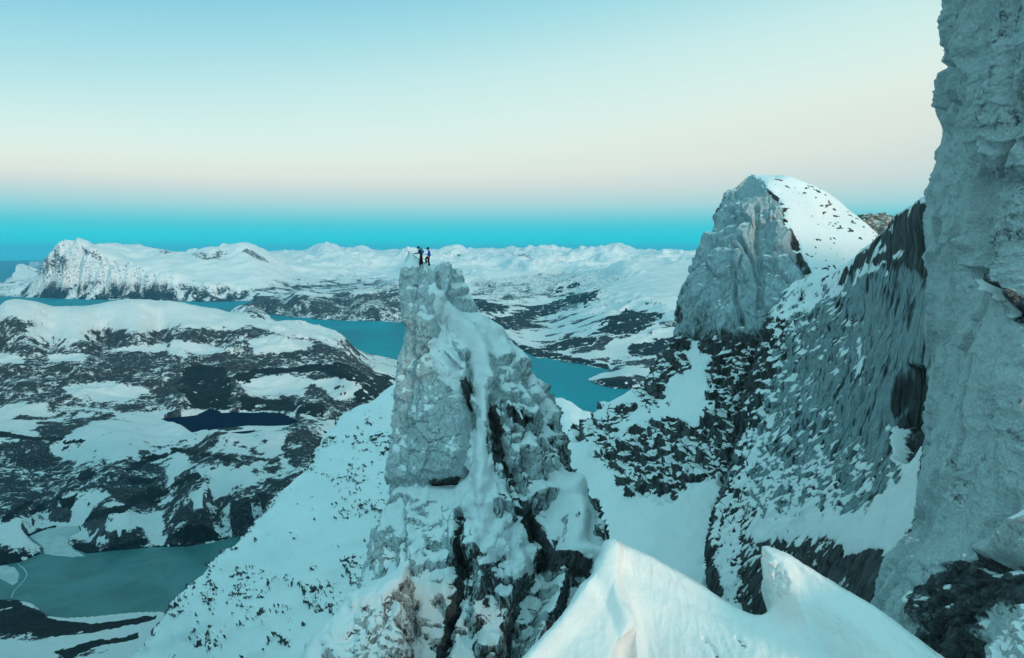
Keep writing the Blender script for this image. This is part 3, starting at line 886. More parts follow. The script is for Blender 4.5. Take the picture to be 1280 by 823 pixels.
# ------------------------------------------------------------------ the big peak on the right
rows = [
 [(938, 219, 242), (938, 218, 238), (940, 218.5, 236), (942, 219, 234), (945, 219.5, 233), (950, 219.5, 234), (958, 220, 236), (966, 222, 240), (966, 226, 246)],
 [(925, 300, 330), (920, 236, 240), (928, 240, 229), (938, 242, 223), (948, 238, 220), (958, 230, 219), (975, 227, 224), (990, 228, 234), (985, 300, 300)],
 [(905, 340, 330), (903, 254, 240), (915, 262, 222), (934, 266, 215), (955, 262, 212), (976, 253, 211), (1008, 249, 220), (1034, 247.5, 236), (1010, 330, 310)],
 [(890, 380, 330), (886, 292, 238), (905, 302, 218), (928, 304, 208), (960, 300, 206), (991, 290, 204), (1030, 280, 216), (1066, 270, 238), (1040, 350, 320)],
 [(870, 420, 330), (866, 340, 236), (887, 348, 214), (915, 350, 203), (958, 345, 200), (1001, 325, 199), (1048, 306, 212), (1094, 294, 238), (1070, 390, 330)],
 [(860, 470, 330), (850, 382, 234), (872, 390, 212), (903, 392, 199), (950, 388, 195), (1012, 360, 195), (1064, 340, 208), (1130, 330, 238), (1110, 430, 330)],
 [(850, 520, 330), (838, 436, 230), (866, 440, 210), (900, 440, 196), (945, 432, 190), (1010, 400, 190), (1075, 380, 204), (1150, 370, 236), (1140, 470, 330)],
 [(830, 580, 330), (801, 486, 228), (842, 484, 206), (886, 480, 190), (935, 475, 182), (1000, 450, 182), (1080, 430, 196), (1170, 420, 230), (1160, 520, 330)],
 [(780, 620, 330), (752, 516, 226), (800, 532, 198), (850, 534, 180), (910, 530, 170), (980, 510, 170), (1070, 490, 184), (1170, 480, 220), (1170, 590, 330)],
 [(720, 660, 320), (705, 552, 216), (760, 580, 186), (825, 588, 166), (895, 590, 154), (970, 580, 154), (1060, 560, 166), (1160, 560, 200), (1170, 660, 330)],
 [(650, 700, 300), (660, 610, 198), (735, 640, 170), (810, 640, 150), (885, 650, 139), (960, 650, 138), (1050, 640, 148), (1150, 640, 180), (1160, 740, 300)],
 [(560, 800, 280), (600, 720, 175), (700, 735, 148), (790, 730, 128), (880, 735, 117), (960, 740, 116), (1050, 740, 126), (1150, 740, 150), (1160, 840, 280)],
 [(460, 980, 250), (540, 900, 150), (680, 880, 122), (780, 870, 104), (880, 870, 96), (970, 880, 95), (1060, 890, 104), (1160, 900, 125), (1170, 1000, 250)],
]
P = loft(ctl(rows), int(900 * QS), int(760 * QS), wr=[.3, .6, .8, .8, .8, .8, 1, 1, 1, 1.0, 1.1, .9], wc=[.25, .8, 1, 1, 1, .8, .7, .2])
sg = face_cam(P); N = normals(P) * sg
px, py = proj(P)
w1 = fbm(P / 14, 3, .5, seed=201); w2 = fbm(P / 5, 3, .5, seed=202)
gx = px + 9 * w1 + 4 * w2; gy = py + 9 * fbm(P / 14 + 50, 3, .5, seed=203) + 4 * w2
face = m_poly(gx, gy, [(936, 205), (950, 222), (972, 248), (990, 285), (1000, 325), (1014, 356), (1010, 400), (960, 470), (940, 560), (905, 600), (880, 610), (850, 470), (836, 440), (850, 360), (880, 290), (905, 240)], 5)
upper = sm(440, 400, gy)
# rocky parts lower down the flank
rock = np.zeros_like(px)
for pl in ([(745, 545), (785, 540), (830, 520), (870, 535), (912, 560), (916, 600), (890, 592), (858, 612), (820, 622), (790, 620), (762, 600), (742, 575)],
           [(796, 480), (812, 464), (836, 470), (838, 496), (815, 516), (798, 512)], [(842, 410), (880, 405), (930, 420), (950, 470), (930, 545), (905, 520), (895, 480), (880, 450), (850, 440)],
           [(868, 498), (886, 496), (888, 512), (872, 514)], [(722, 520), (780, 505), (800, 516), (760, 545), (715, 552)], [(826, 700), (836, 660), (862, 648), (868, 656), (848, 690), (836, 715)],
           [(880, 690), (905, 600), (935, 560), (960, 620), (930, 760), (890, 740)], [(812, 450), (838, 434), (845, 450), (820, 470)]):
    rock = np.maximum(rock, m_poly(gx, gy, pl, 6))
clean = np.zeros_like(px)
for pl in ([(858, 625), (890, 600), (906, 600), (885, 680), (870, 745), (820, 740), (790, 690), (760, 625), (800, 632)], [(850, 440), (876, 425), (888, 450), (868, 462)],
           [(836, 470), (870, 455), (890, 500), (870, 530), (838, 520)], [(705, 560), (738, 575), (760, 620), (800, 690), (720, 700)],
           [(950, 216), (975, 240), (996, 280), (1006, 330), (1020, 352), (1140, 330), (1110, 290), (1030, 235)]):
    clean = np.maximum(clean, m_poly(gx, gy, pl, 5))
rockiness = np.clip(np.maximum(face, rock) * (1 - clean) + .12 * (1 - clean), 0, 1)
# fractured relief: long ribs running down the face
rot = np.array([[.94, 0, .34], [0, 1, 0], [-.34, 0, .94]])
PR = P @ rot.T
f1 = facets(PR, (8, 8, 42), seed=211, tilt=1.1, crack=.5)
f2 = facets(PR, (3.2, 3.2, 15), seed=212, tilt=1.3, crack=.4)
f3 = facets(P, (1.7, 1.7, 2.6), seed=213, tilt=1.3, crack=.3)
rg = ridged(PR * np.array([1, 1, .35]) / 9, 4, seed=214)
am = face * upper
tip = sm(212, 262, py)
P = P + N * (tip * (am * (2.4 * f1 + .9 * f2 + .3 * f3 + .9 * rg) + rockiness * (1 - am) * (1.8 * f2 + .8 * f3 + 1.3 * rg + 1.0 * f1)
              + (1 - rockiness) * (.7 * fbm(P / 18, 3, seed=215) + .10 * f3))
             )[..., None]
# deep gully lines and buttress edges on the face
gul = m_line(px, py, [(913, 262), (912, 290), (914, 330), (918, 370), (928, 405)], 6) + .8 * m_line(px, py, [(945, 262), (946, 300), (952, 340), (950, 380)], 6) + m_line(px, py, [(925, 300), (940, 325), (948, 350)], 5) \
    + 1.2 * m_line(px, py, [(905, 600), (925, 540), (935, 480), (950, 420), (985, 385)], 12)
P = P - N * (2.4 * gul)[..., None]
Pn, s, NN = snow_cover(P, thr=.56, soft=.12, thick=.35, k=3, nscale=4., sgn=sg, bias=.42 * clean - .16 * np.maximum(face, rock) - .13 * am + .12 * (1 - np.maximum(face, rock)), fine=.5)
s = np.clip(np.maximum(s, clean * sm(-.62, -.35, -rockiness - .25 * sm(.55, .7, fbm(P * np.array([1, 1, 1.6]) / 5, 3, .6, seed=219)) )), 0, 1)
# scattered stones on the sunlit back slope
stones = clean * sm(.56, .70, fbm(P * np.array([1, 1, 2.2]) / 3.6, 3, .6, seed=218) + .25 * fbm(P / 22, 2, seed=220)) * (px > 945) * (py < 350)
s = s * (1 - .9 * stones)
rime = np.clip(.64 * am + .06 + .28 * am * sm(.35, .8, -NN[..., 0] * sg) + .2 * am * sm(420, 260, py), 0, 1)
m_peak = mat_alpine('peak_rock', .9, rime_c=(.38, .49, .52, 1), stretch=(1, 1, .3), rot=(0, .35, 0), bump=.6)
o = grid_mesh('mountain_peak', Pn, m_peak, dict(snow=s, rime=rime), flip=sg < 0)
structure(o, 'pointed rock peak with sunlit snow on its right shoulder', 'mountain')

# ---- far rock knoll behind the shoulder
rows = [
 [(1060, 330, 420), (1080, 330, 430), (1100, 330, 430), (1130, 330, 430), (1160, 330, 420)],
 [(1066, 284, 380), (1078, 271.5, 385), (1098, 269, 385), (1120, 273, 385), (1150, 285, 380)],
 [(1064, 300, 350), (1080, 292, 345), (1100, 290, 345), (1125, 292, 345), (1155, 300, 350)],
 [(1060, 330, 330), (1080, 335, 325), (1100, 335, 325), (1130, 335, 325), (1160, 340, 330)],
]
P = loft(ctl(rows), int(150 * QS), int(170 * QS)); sg = face_cam(P); N = normals(P) * sg
P = P + N * (1.6 * facets(P, (5, 5, 4), seed=231) + 1.0 * facets(P, (2.2, 2.2, 1.8), seed=232) + 1.5 * fbm(P / 9, 3, seed=233))[..., None]
Pn, s, NN = snow_cover(P, thr=.62, thick=.1, k=1, nscale=2., sgn=sg)
m_knoll = mat_alpine('knoll_rock', .9, rock_a=(.07, .06, .05, 1), rock_b=(.28, .24, .19, 1), bump=.5)
o = grid_mesh('rock_knoll', Pn, m_knoll, dict(snow=s * .45, rime=np.full_like(s, .2)), flip=sg < 0)
structure(o, 'brown rocky knoll just behind the sunlit shoulder', 'knoll')

# ------------------------------------------------------------------ the ribbed wall between peak and cliff
rows = [
 [(1030, 420, 230), (1060, 400, 200), (1090, 380, 180), (1110, 350, 160), (1140, 330, 140), (1170, 310, 120), (1220, 290, 100)],
 [(1008, 353, 156), (1045, 342, 134), (1076, 320, 113), (1101, 298, 97), (1122, 272, 84), (1150, 255, 68), (1210, 230, 52)],
 [(966, 386, 150), (1010, 382, 128), (1050, 368, 109), (1085, 345, 93), (1117, 320, 79), (1155, 310, 64), (1210, 300, 50)],
 [(946, 438, 142), (990, 430, 123), (1035, 420, 105), (1075, 405, 90), (1110, 390, 76), (1155, 380, 61), (1210, 370, 48)],
 [(928, 520, 130), (972, 505, 114), (1018, 492, 98), (1062, 480, 84), (1104, 465, 71), (1155, 460, 57), (1210, 450, 45)],
 [(906, 605, 113), (950, 592, 101), (1000, 578, 89), (1048, 565, 77), (1098, 555, 65), (1150, 545, 54), (1210, 540, 43)],
 [(884, 680, 96), (925, 665, 87), (975, 650, 77), (1028, 638, 68), (1082, 628, 59), (1140, 620, 50), (1200, 620, 41)],
 [(890, 745, 84), (930, 735, 75), (978, 720, 67), (1032, 708, 58), (1088, 700, 50), (1145, 700, 43), (1200, 700, 36)],
 [(905, 900, 66), (945, 890, 60), (990, 880, 54), (1040, 870, 47), (1095, 860, 41), (1150, 860, 35), (1200, 860, 30)],
]
# left edge turns back into the gully
rows = [[(r[0][0] + 14, r[0][1] + (50 if k == 0 else 6), r[0][2] + 45)] + r for k, r in enumerate(rows)]
P = loft(ctl(rows), int(950 * QS), int(820 * QS), wr=[.25, .5, .8, 1, 1, 1, 1, .8], wc=[.15, 1, 1, 1, 1, 1, .5])
sg = face_cam(P); N = normals(P) * sg
px, py = proj(P)
w1 = fbm(P / 7, 3, .5, seed=301); w2 = fbm(P / 2.5, 3, .5, seed=302)
gx = px + 12 * w1 + 5 * w2; gy = py + 12 * fbm(P / 7 + 50, 3, .5, seed=303) + 5 * w2
ribs = m_poly(gx, gy, [(960, 380), (1000, 352), (1060, 350), (1100, 330), (1150, 340), (1175, 400), (1160, 480), (1150, 560), (1120, 610), (1080, 640), (1040, 640), (1000, 660), (960, 650), (930, 640), (915, 640), (880, 700), (895, 640), (920, 560), (935, 470)], 8)
snowy = np.zeros_like(px)
for pl in ([(935, 660), (975, 640), (1040, 640), (1080, 640), (1110, 610), (1150, 565), (1150, 640), (1120, 690), (1060, 675), (1000, 670), (940, 680)],
           [(1010, 355), (1060, 338), (1110, 290), (1140, 262), (1150, 290), (1110, 335), (1080, 350), (1030, 375), (975, 400), (960, 390)], [(928, 575), (957, 548), (950, 575), (930, 600)], [(1074, 430), (1084, 425), (1080, 480), (1070, 478)],
           [(1150, 560), (1100, 640), (1040, 660), (1060, 690), (1130, 690), (1150, 620)]):
    snowy = np.maximum(snowy, m_poly(gx, gy, pl, 7))
# strata: the ribs lean to the right as they rise
rot = np.array([[.995, 0, -.10], [0, 1, 0], [.10, 0, .995]])
PR = P @ rot.T
f1 = facets(PR, (2.5, 2.2, 20), seed=311, tilt=1.0, crack=.7, soft=.35)
f2 = ridged(PR * np.array([1, 1, .07]) / 1.35, 4, .6, seed=312)
f3 = facets(PR, (.9, .9, 3.2), seed=313, tilt=1.2, crack=.3)
sc = np.clip((P - CAM) @ FW / 90, .45, 1.4)
rel = (.75 * f1 + .36 * f2 + .14 * f3)
P = P + N * (sc * (rel * (.45 + .55 * ribs) * (1 - .45 * snowy) + .5 * fbm(P / 6, 3, seed=315)))[..., None]
slot = m_line(px, py, [(1147, 466, .8), (1142, 500, 1.3), (1134, 535, 1.3), (1126, 572, .6)], 17)
bot = m_line(px, py, [(905, 742), (940, 735), (985, 735), (1040, 720)], 16)
P = P - N * (4.6 * slot)[..., None]
Pn, s, NN = snow_cover(P, thr=.50, soft=.13, thick=.22, k=3, nscale=2., sgn=sg, bias=.34 * snowy - .09 * (1 - snowy) + .14 * f3, fine=.42)
s = np.clip(s, 0, 1) * (1 - np.clip(2 * slot, 0, 1))
darkpl = np.zeros_like(px)
for pl in ([(900, 640), (925, 560), (940, 590), (925, 640), (905, 690), (880, 700), (870, 690)], [(885, 700), (930, 730), (985, 735), (1010, 745), (1060, 735), (1060, 900), (880, 900)],
           [(935, 440), (960, 400), (990, 390), (980, 430), (950, 520), (930, 560), (915, 560)]):
    darkpl = np.maximum(darkpl, m_poly(gx, gy, pl, 6))
rime = np.clip((.50 * ribs + .22) * (1 - np.clip(2 * slot, 0, 1)) * (1 - .8 * darkpl) + .22 * sm(-.1, .5, f2) * ribs, 0, 1)
rime = rime * (1 - np.clip(2 * slot, 0, 1)) * (.62 + .38 * sm(-.62, -.30, ridged(PR * np.array([1, 1, .06]) / 1.0, 3, .6, seed=321)))
m_wall = mat_alpine('wall_rock', .42, stretch=(1, 1, .10), rot=(0, -.10, 0), bump=1.0, rime_c=(.33, .44, .47, 1), rock_b=(.10, .12, .125, 1))
o = grid_mesh('rock_wall', Pn, m_wall, dict(snow=s, rime=rime), flip=sg < 0)
structure(o, 'steep ribbed rock wall with snow ledges between peak and cliff', 'cliff')
# ------------------------------------------------------------------ the nearest cliff, right edge of the picture
edge = [(-140, 1172, 33), (-60, 1170, 33), (0, 1168, 33), (45, 1164, 33), (58, 1170, 33), (66, 1171, 33), (85, 1164, 33), (120, 1160, 33), (165, 1163, 33.2), (192, 1161, 33.5), (212, 1156, 34), (235, 1148, 34), (262, 1147, 34),
        (330, 1148, 34), (400, 1152, 33), (470, 1156, 32), (550, 1149, 31.5), (610, 1138, 31), (670, 1126, 30.5), (705, 1100, 30), (735, 1084, 29.7), (790, 1075, 29.3), (900, 1060, 28.5)]
rows = []
for y, x, D in edge:
    x += 19 if y < 250 else 15
    k = (y + 140) / 1040.0
    rows.append([(x + 30, y + 10, D + 26), (x + 7, y, D + 7), (x, y, D), (x + 18, y, D - 4.5), (x + (1225 - x) * .62, y + 3, D - 7.5), (1240 - 14 * k, y + 6, D - 9.5), (1270, y + 8, D - 11.5),
                 (1320, y + 10, D - 12.5), (1370, y + 12, D - 13), (1420, y + 14, D - 11)])
C_ = ctl(rows)
# cliff carried on unseen to the right and back, added to shade the wall
last = C_[:, -1:]
C_ = np.concatenate([C_] + [last + np.array([dx, dy, 0.0]) for dx, dy in ((28, 3), (80, 8), (190, 22), (420, 60))], axis=1)
C_ = np.concatenate([C_[:1] + np.array([75, 75, 16.0]), C_[:1] + np.array([13, 14, 5.0]), C_], axis=0)
P = loft(C_, int(1040 * QS), int(760 * QS), wr=[.25, .25, .3, .5] + [abs(edge[k + 1][0] - edge[k][0]) / 60. for k in range(2, len(edge) - 2)] + [.8], wc=[.12, .12, .35, .8, .7, .6, .5, .25, .15, .14, .2, .22, .2])
sg = face_cam(P); N = normals(P) * sg
px, py = proj(P)
w1 = fbm(P / 2.4, 3, .5, seed=401); w2 = fbm(P / .8, 3, .5, seed=402)
gx = px + 14 * w1 + 5 * w2; gy = py + 14 * fbm(P / 2.4 + 50, 3, .5, seed=403) + 5 * w2
rough = np.zeros_like(px)
for pl in ([(1240, -200), (1236, 60), (1236, 180), (1240, 260), (1232, 330), (1262, 380), (1400, 420), (1400, -200)], [(1215, 505), (1260, 480), (1400, 470), (1400, 800), (1190, 640), (1170, 580)],
           [(1168, -200), (1166, 60), (1190, 85), (1216, 40), (1232, -200)], [(1160, 700), (1200, 690), (1400, 720), (1400, 950), (1160, 950)]):
    rough = np.maximum(rough, m_poly(gx, gy, pl, 12))
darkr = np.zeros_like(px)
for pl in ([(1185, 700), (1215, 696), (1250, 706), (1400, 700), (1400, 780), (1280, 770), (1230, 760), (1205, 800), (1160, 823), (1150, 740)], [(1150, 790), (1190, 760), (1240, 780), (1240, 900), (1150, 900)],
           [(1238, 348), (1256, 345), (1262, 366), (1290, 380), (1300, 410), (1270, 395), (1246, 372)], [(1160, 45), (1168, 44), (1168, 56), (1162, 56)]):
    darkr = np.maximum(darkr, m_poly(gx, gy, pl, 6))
ledge = m_poly(gx, gy, [(1225, 696), (1262, 672), (1300, 650), (1400, 640), (1400, 700), (1300, 702)], 5)
f1 = facets(P, (1.9, 1.9, 5.4), seed=411, tilt=1.2, crack=.45, soft=.12)
f2 = facets(P, (.9, .9, 1.2), seed=412, tilt=1.2, crack=.3)
f3 = facets(P, (.38, .38, .45), seed=413, tilt=1.2, crack=.2)
rg = ridged(P * np.array([1, 1, 1.5]) / 1.5, 5, seed=414)
rg2 = ridged((P + .3 * np.stack([w1, w2, w1], -1)) * np.array([.8, .8, 1.9]) / 1.3, 5, .55, seed=418)
rl = rough * (.10 * f2 + .05 * f3 + .10 * rg2) + .42 * f1 + (1 - rough) * (.10 * f2 + .05 * f3 + .10 * fbm(P / 1.2, 4, seed=415) + .07 * ridged(P * np.array([1, 1, .3]) / .9, 4, seed=417))
P = P + N * (rl + .35 * fbm(P / 5, 3, seed=416) + darkr * (.3 * f2 + .15 * f3))[..., None]
# arris, ledges, slabs, deep cracks
def ridge_line(line, w, a):
    global P
    P = P + N * (a * m_line(px, py, line, w))[..., None]
ridge_line([(1232, -150), (1222, 40), (1216, 75), (1232, 95), (1240, 200), (1226, 300)], 22, .55)
ridge_line([(1244, -150), (1242, 60), (1246, 200), (1238, 290)], 8, -.25)
ridge_line([(1195, -150), (1200, 0), (1216, 82)], 7, -.3)
ridge_line([(1186, 84), (1216, 90)], 8, -.45)
ridge_line([(1196, 270), (1190, 295), (1172, 310), (1160, 330)], 5, .14)
ridge_line([(1190, 130), (1184, 170), (1170, 215)], 6, -.22)
ridge_line([(1184, 200), (1190, 225), (1174, 250), (1166, 275)], 5, -.18)
ridge_line([(1216, 255), (1218, 290), (1214, 320)], 7, -.18)
ridge_line([(1226, 240), (1228, 270), (1222, 300)], 7, -.14)
ridge_line([(1222, 325), (1218, 335), (1240, 340), (1244, 320)], 5, -.22)
ridge_line([(1205, 362), (1203, 380), (1208, 395), (1222, 372), (1220, 358)], 4, -.12)
ridge_line([(1200, 425), (1210, 450), (1222, 442), (1226, 405)], 5, -.12)
ridge_line([(1240, 345), (1255, 365), (1268, 388), (1290, 405)], 11, -.9)
ridge_line([(1225, 701), (1262, 702), (1400, 700)], 14, -.6)
ridge_line([(1190, 745), (1180, 790), (1176, 823)], 6, -.4)
ridge_line([(1240, 720), (1236, 770), (1262, 823)], 8, -.45)
ridge_line([(1146, 745), (1140, 780), (1138, 830)], 4, -.3)
ridge_line([(1230, 690), (1265, 668), (1310, 645), (1400, 630)], 22, .5)
sl = np.maximum(m_poly(px, py, [(1214, 290), (1238, 300), (1244, 335), (1222, 342), (1214, 330)], 3), 0)
P = P + N * (.30 * sl)[..., None]
Pn, s, NN = snow_cover(P, thr=.74, soft=.22, thick=.04, k=7, nscale=.8, sgn=sg, bias=.7 * ledge - .1 * darkr, fine=.2)
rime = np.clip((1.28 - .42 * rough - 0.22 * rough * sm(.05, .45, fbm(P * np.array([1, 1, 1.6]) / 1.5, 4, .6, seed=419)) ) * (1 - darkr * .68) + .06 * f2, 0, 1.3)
m_cliff = mat_alpine('cliff_rime', .11, stretch=(1, 1, .9), bump=1.0, rime_c=(.52, .62, .64, 1), cracks=.25, rock_b=(.10, .115, .12, 1))
o = grid_mesh('rock_cliff', Pn, m_cliff, dict(snow=s, rime=rime), flip=sg < 0)
structure(o, 'near cliff plastered with rime ice at the right of the picture', 'cliff')

# ------------------------------------------------------------------ the wind-carved snow ridge in front
top = [(560, 900, 15), (640, 838, 17), (690, 786, 18.6), (730, 730, 20), (752, 697, 20.8), (764, 686, 21.2), (775, 683, 21.4), (788, 686, 21.4), (806, 693.5, 21.2), (842, 713, 20.8), (880, 733, 20.4),
       (915, 756, 20), (942, 768, 19.7), (957, 766, 19.6), (966, 752, 19.6), (962, 728, 19.6), (955, 702, 19.6), (954, 686, 19.6), (962, 684, 19.6), (985, 692, 19.4), (1012, 709, 19.1), (1050, 734, 18.6), (1090, 758, 18), (1135, 790, 17.2), (1185, 826, 16.4), (1260, 880, 15.5)]
rows = [[(x, y + 55, D + 6.5) for x, y, D in top], [(x, y + 10, D + 2.0) for x, y, D in top], [(x, y + .0, D) for x, y, D in top]]
base = [(560, 960), (650, 880), (705, 815), (752, 762), (768, 728), (774, 716), (780, 712), (790, 716), (812, 724), (848, 744), (884, 762), (916, 776), (938, 782), (954, 780), (972, 772), (980, 756), (978, 738), (978, 718),
        (984, 712), (1000, 718), (1022, 732), (1056, 754), (1092, 778), (1134, 806), (1180, 840), (1250, 900)]
rows.append([(x, y, D - .55 - (0 if k not in (15, 16, 17, 18) else .25)) for k, ((x, y), (_, _, D)) in enumerate(zip(base, top))])
b2 = [(570, 1040), (680, 930), (740, 860), (776, 810), (784, 780), (788, 768), (794, 764), (806, 768), (828, 776), (862, 788), (894, 800), (922, 808), (944, 812), (962, 812), (984, 804), (998, 796), (1006, 788), (1010, 782), (1018, 780), (1034, 784), (1052, 794), (1080, 808), (1110, 826), (1146, 852), (1190, 890), (1240, 940)]
rows.append([(x, y, D - 1.5) for (x, y), (_, _, D) in zip(b2, top)])
b3 = [(600 + 26 * k, 1010 - 8 * min(k, 12) + 6 * max(k - 12, 0)) for k in range(26)]
rows.append([(x, y, D - 3.4) for (x, y), (_, _, D) in zip(b3, top)])
P = loft(ctl(rows), int(520 * QS), int(900 * QS), wr=[.4, .25, .5, 1, 1.2])
sg = face_cam(P); N = normals(P) * sg
px, py = proj(P)
P = P + N * (.10 * fbm(P * np.array([.6, 1, 1]) / 2.2, 3, .45, seed=431) + .015 * fbm(P * np.array([2.2, .7, 1]) / .7, 3, seed=432))[..., None]
P = P + N * (.012 * ridged(P * np.array([3.2, 1.0, 1]) / .8, 3, .5, seed=433) + .010 * fbm(P / .22, 3, .6, seed=434))[..., None]
kr = m_line(px, py, [(766, 690), (762, 712), (764, 730), (774, 760), (790, 790), (796, 823), (800, 870)], 16)
P = P + N * (.26 * kr)[..., None]
P = P - N * (.10 * m_line(px, py, [(740, 720), (752, 745), (768, 775), (780, 823)], 18))[..., None]
stn = np.maximum(m_line(px, py, [(880, 798), (892, 812), (898, 826)], 5), m_line(px, py, [(921, 798), (930, 808)], 5))
P = P - N * (.06 * stn)[..., None]
horn = m_poly(px, py, [(954, 690), (966, 700), (990, 725), (985, 745), (970, 755), (958, 750)], 5)
P = P + N * (horn * (.10 * facets(P, (.35, .35, .5), seed=435) + .06 * fbm(P / .2, 3, seed=436)))[..., None]
s = np.clip(1.0 - .75 * stn * sm(-.3, .3, fbm(P / .12, 3, seed=437)) - .0 * horn, 0, 1)
t = NT('ridge_snow'); v = t.coord()
r1 = t.noise(t.coord((1.0, .35, 1), (0, 0, .5)), 2.2, 4, .55); r2 = t.noise(t.coord((1, .5, 1), (0, 0, -.4)), 9, 6, .7); r3 = t.noise(v, .8, 3, .5)
c = t.mix(t.rng(r3, .3, .7), (.80, .80, .79, 1), (.86, .85, .83, 1))
c = t.mix(t.rng(t.attr('snow'), .35, .6, 1, 0), c, (.16, .14, .11, 1))
hh = t.math('ADD', r1, t.math('MULTIPLY', r2, .35))
p = t.bsdf(c, .45, .3, t.bump(hh, .5, .07))
p.inputs['Subsurface Weight'].default_value = 0.0
o = grid_mesh('snow_ridge', P, t.m, dict(snow=s), flip=sg < 0)
structure(o, 'smooth wind-carved snow ridge with a curled horn in the foreground', 'ridge')

# ---- low rime-crusted rock at the very corner
rows = [
 [(1225, 840, 17.0), (1240, 815, 17.2), (1262, 790, 17.3), (1290, 765, 17.3), (1350, 740, 17.2)],
 [(1232, 832, 16.0), (1240, 806, 16.0), (1259, 797, 15.9), (1268, 776, 15.8), (1300, 755, 15.6)],
 [(1240, 845, 15.2), (1252, 828, 15.0), (1270, 818, 14.8), (1285, 798, 14.7), (1330, 780, 14.4)],
 [(1250, 900, 14.0), (1265, 880, 13.8), (1290, 870, 13.5), (1320, 850, 13.3), (1380, 840, 13.0)],
]
P = loft(ctl(rows), int(180 * QS), int(200 * QS)); sg = face_cam(P); N = normals(P) * sg
P = P + N * (.14 * facets(P, (.6, .6, .6), seed=451) + .08 * facets(P, (.22, .22, .22), seed=452) + .05 * fbm(P / .3, 4, seed=453))[..., None]
Pn, s, NN = snow_cover(P, thr=.6, thick=.03, k=2, nscale=.4, sgn=sg)
o = grid_mesh('rime_rock', Pn, m_cliff, dict(snow=s, rime=np.full_like(s, .8)), flip=sg < 0)
structure(o, 'rime-crusted rock in the bottom right corner', 'rock')
# ------------------------------------------------------------------ the spire
# each row: five front points left to right, three at the back
SP = [
 [(512, 316.5, 61.4), (517, 319, 60.9), (528, 330, 61.0), (545, 331, 61.2), (560, 332, 61.6), (550, 331, 62.4), (532, 328, 62.4), (518, 317, 62.2)],
 [(507.5, 318, 61.8), (513, 317.5, 60.3), (527, 333.5, 60.0), (548, 333, 60.2), (574, 334, 61.6), (562, 334, 63.6), (535, 332, 63.8), (514, 318, 63.0)],
 [(504.5, 328, 61.8), (512, 338, 59.7), (529, 344, 59.4), (552, 345, 59.6), (579, 344, 61.6), (566, 342, 64.4), (535, 340, 64.6), (512, 328, 63.4)],
 [(503.5, 352, 61.6), (513, 358, 59.3), (530, 360, 58.9), (556, 360, 59.1), (584, 362, 61.4), (575, 372, 65.6), (540, 372, 66.0), (514, 360, 64.6)],
 [(505.5, 385, 61.2), (514, 390, 58.7), (531, 392, 58.0), (556, 386, 57.8), (606, 388, 60.6), (590, 400, 67.5), (545, 410, 68.5), (516, 400, 66.0)],
 [(504, 420, 60.8), (514, 425, 58.0), (533, 425, 57.2), (572, 418, 56.8), (644, 420, 59.8), (620, 450, 70), (560, 450, 71), (518, 440, 67.0)],
 [(498, 455, 60.2), (512, 460, 57.3), (540, 460, 56.3), (592, 455, 55.6), (670, 454, 59.0), (650, 500, 72), (570, 500, 73), (516, 480, 68.0)],
 [(492.5, 495, 59.4), (508, 500, 56.4), (545, 500, 55.4), (605, 498, 54.6), (691, 498, 58.2), (680, 560, 74), (580, 560, 75), (514, 520, 69.0)],
 [(488.5, 540, 58.6), (506, 545, 55.6), (550, 545, 54.4), (615, 545, 53.6), (705, 545, 57.4), (700, 620, 75), (590, 620, 77), (512, 560, 69.0)],
 [(486, 585, 57.6), (505, 590, 54.8), (552, 592, 53.6), (620, 592, 52.6), (718, 592, 56.6), (730, 680, 75), (600, 680, 77), (510, 610, 68.0)],
 [(478, 625, 56.6), (500, 630, 53.6), (552, 634, 52.4), (630, 636, 51.4), (742, 636, 55.4), (750, 740, 73), (610, 740, 75), (506, 660, 66.0)],
 [(464, 670, 55.4), (492, 676, 52.0), (550, 682, 50.8), (640, 684, 50.0), (770, 684, 53.6), (780, 800, 70), (610, 800, 72), (500, 730, 64.0)],
 [(450, 720, 53.8), (482, 728, 50.2), (548, 736, 49.0), (650, 738, 48.4), (790, 742, 51.6), (800, 860, 66), (600, 860, 68), (490, 790, 61.0)],
 [(432, 775, 51.6), (470, 784, 48.2), (545, 792, 47.0), (655, 796, 46.6), (805, 800, 49.4), (815, 930, 62), (590, 930, 64), (480, 860, 58.0)],
 [(405, 850, 48.6), (455, 860, 45.4), (545, 868, 44.4), (660, 872, 44.2), (820, 880, 46.4), (830, 1000, 58), (580, 1000, 60), (470, 930, 54.0)],
 [(370, 960, 44.6), (430, 975, 41.6), (540, 985, 40.8), (680, 990, 40.8), (850, 1000, 42.4), (860, 1150, 53), (570, 1150, 55), (450, 1060, 50.0)],
]
C_ = ctl(SP)
def closed_top(C):
    r = C[0]; m = r.copy()
    for a_, b_ in ((1, 7), (2, 6), (3, 5)): m[a_] = m[b_] = (r[a_] + r[b_]) / 2
    return np.concatenate([m[None], C])
C_ = closed_top(C_)
P = loft(C_, int(1150 * QS), int(900 * QS), closed=True, wr=[.12, .25, .3, .55, .8] + [1] * 9 + [1, .8], wc=[.7, 1, 1.35, 1.6, .5, .35, .25, .4])
N = normals(P, True)
ctr = P.mean(axis=1, keepdims=True)
sg = 1.0 if np.median(((P - ctr) * N).sum(-1)) > 0 else -1.0
N *= sg
px, py = proj(P)
Vw = CAM - P; Vw /= np.linalg.norm(Vw, axis=-1)[..., None]
front = sm(.02, .45, (N * Vw).sum(-1))
w1 = fbm(P / 3.2, 3, .5, seed=501); w2 = fbm(P / 1.1, 3, .5, seed=502)
gx = px + 7 * w1 + 3 * w2; gy = py + 7 * fbm(P / 3.2 + 50, 3, .5, seed=503) + 3 * w2
hx = px + 2.5 * w1 + 1.5 * w2; hy = py + 2.5 * w2
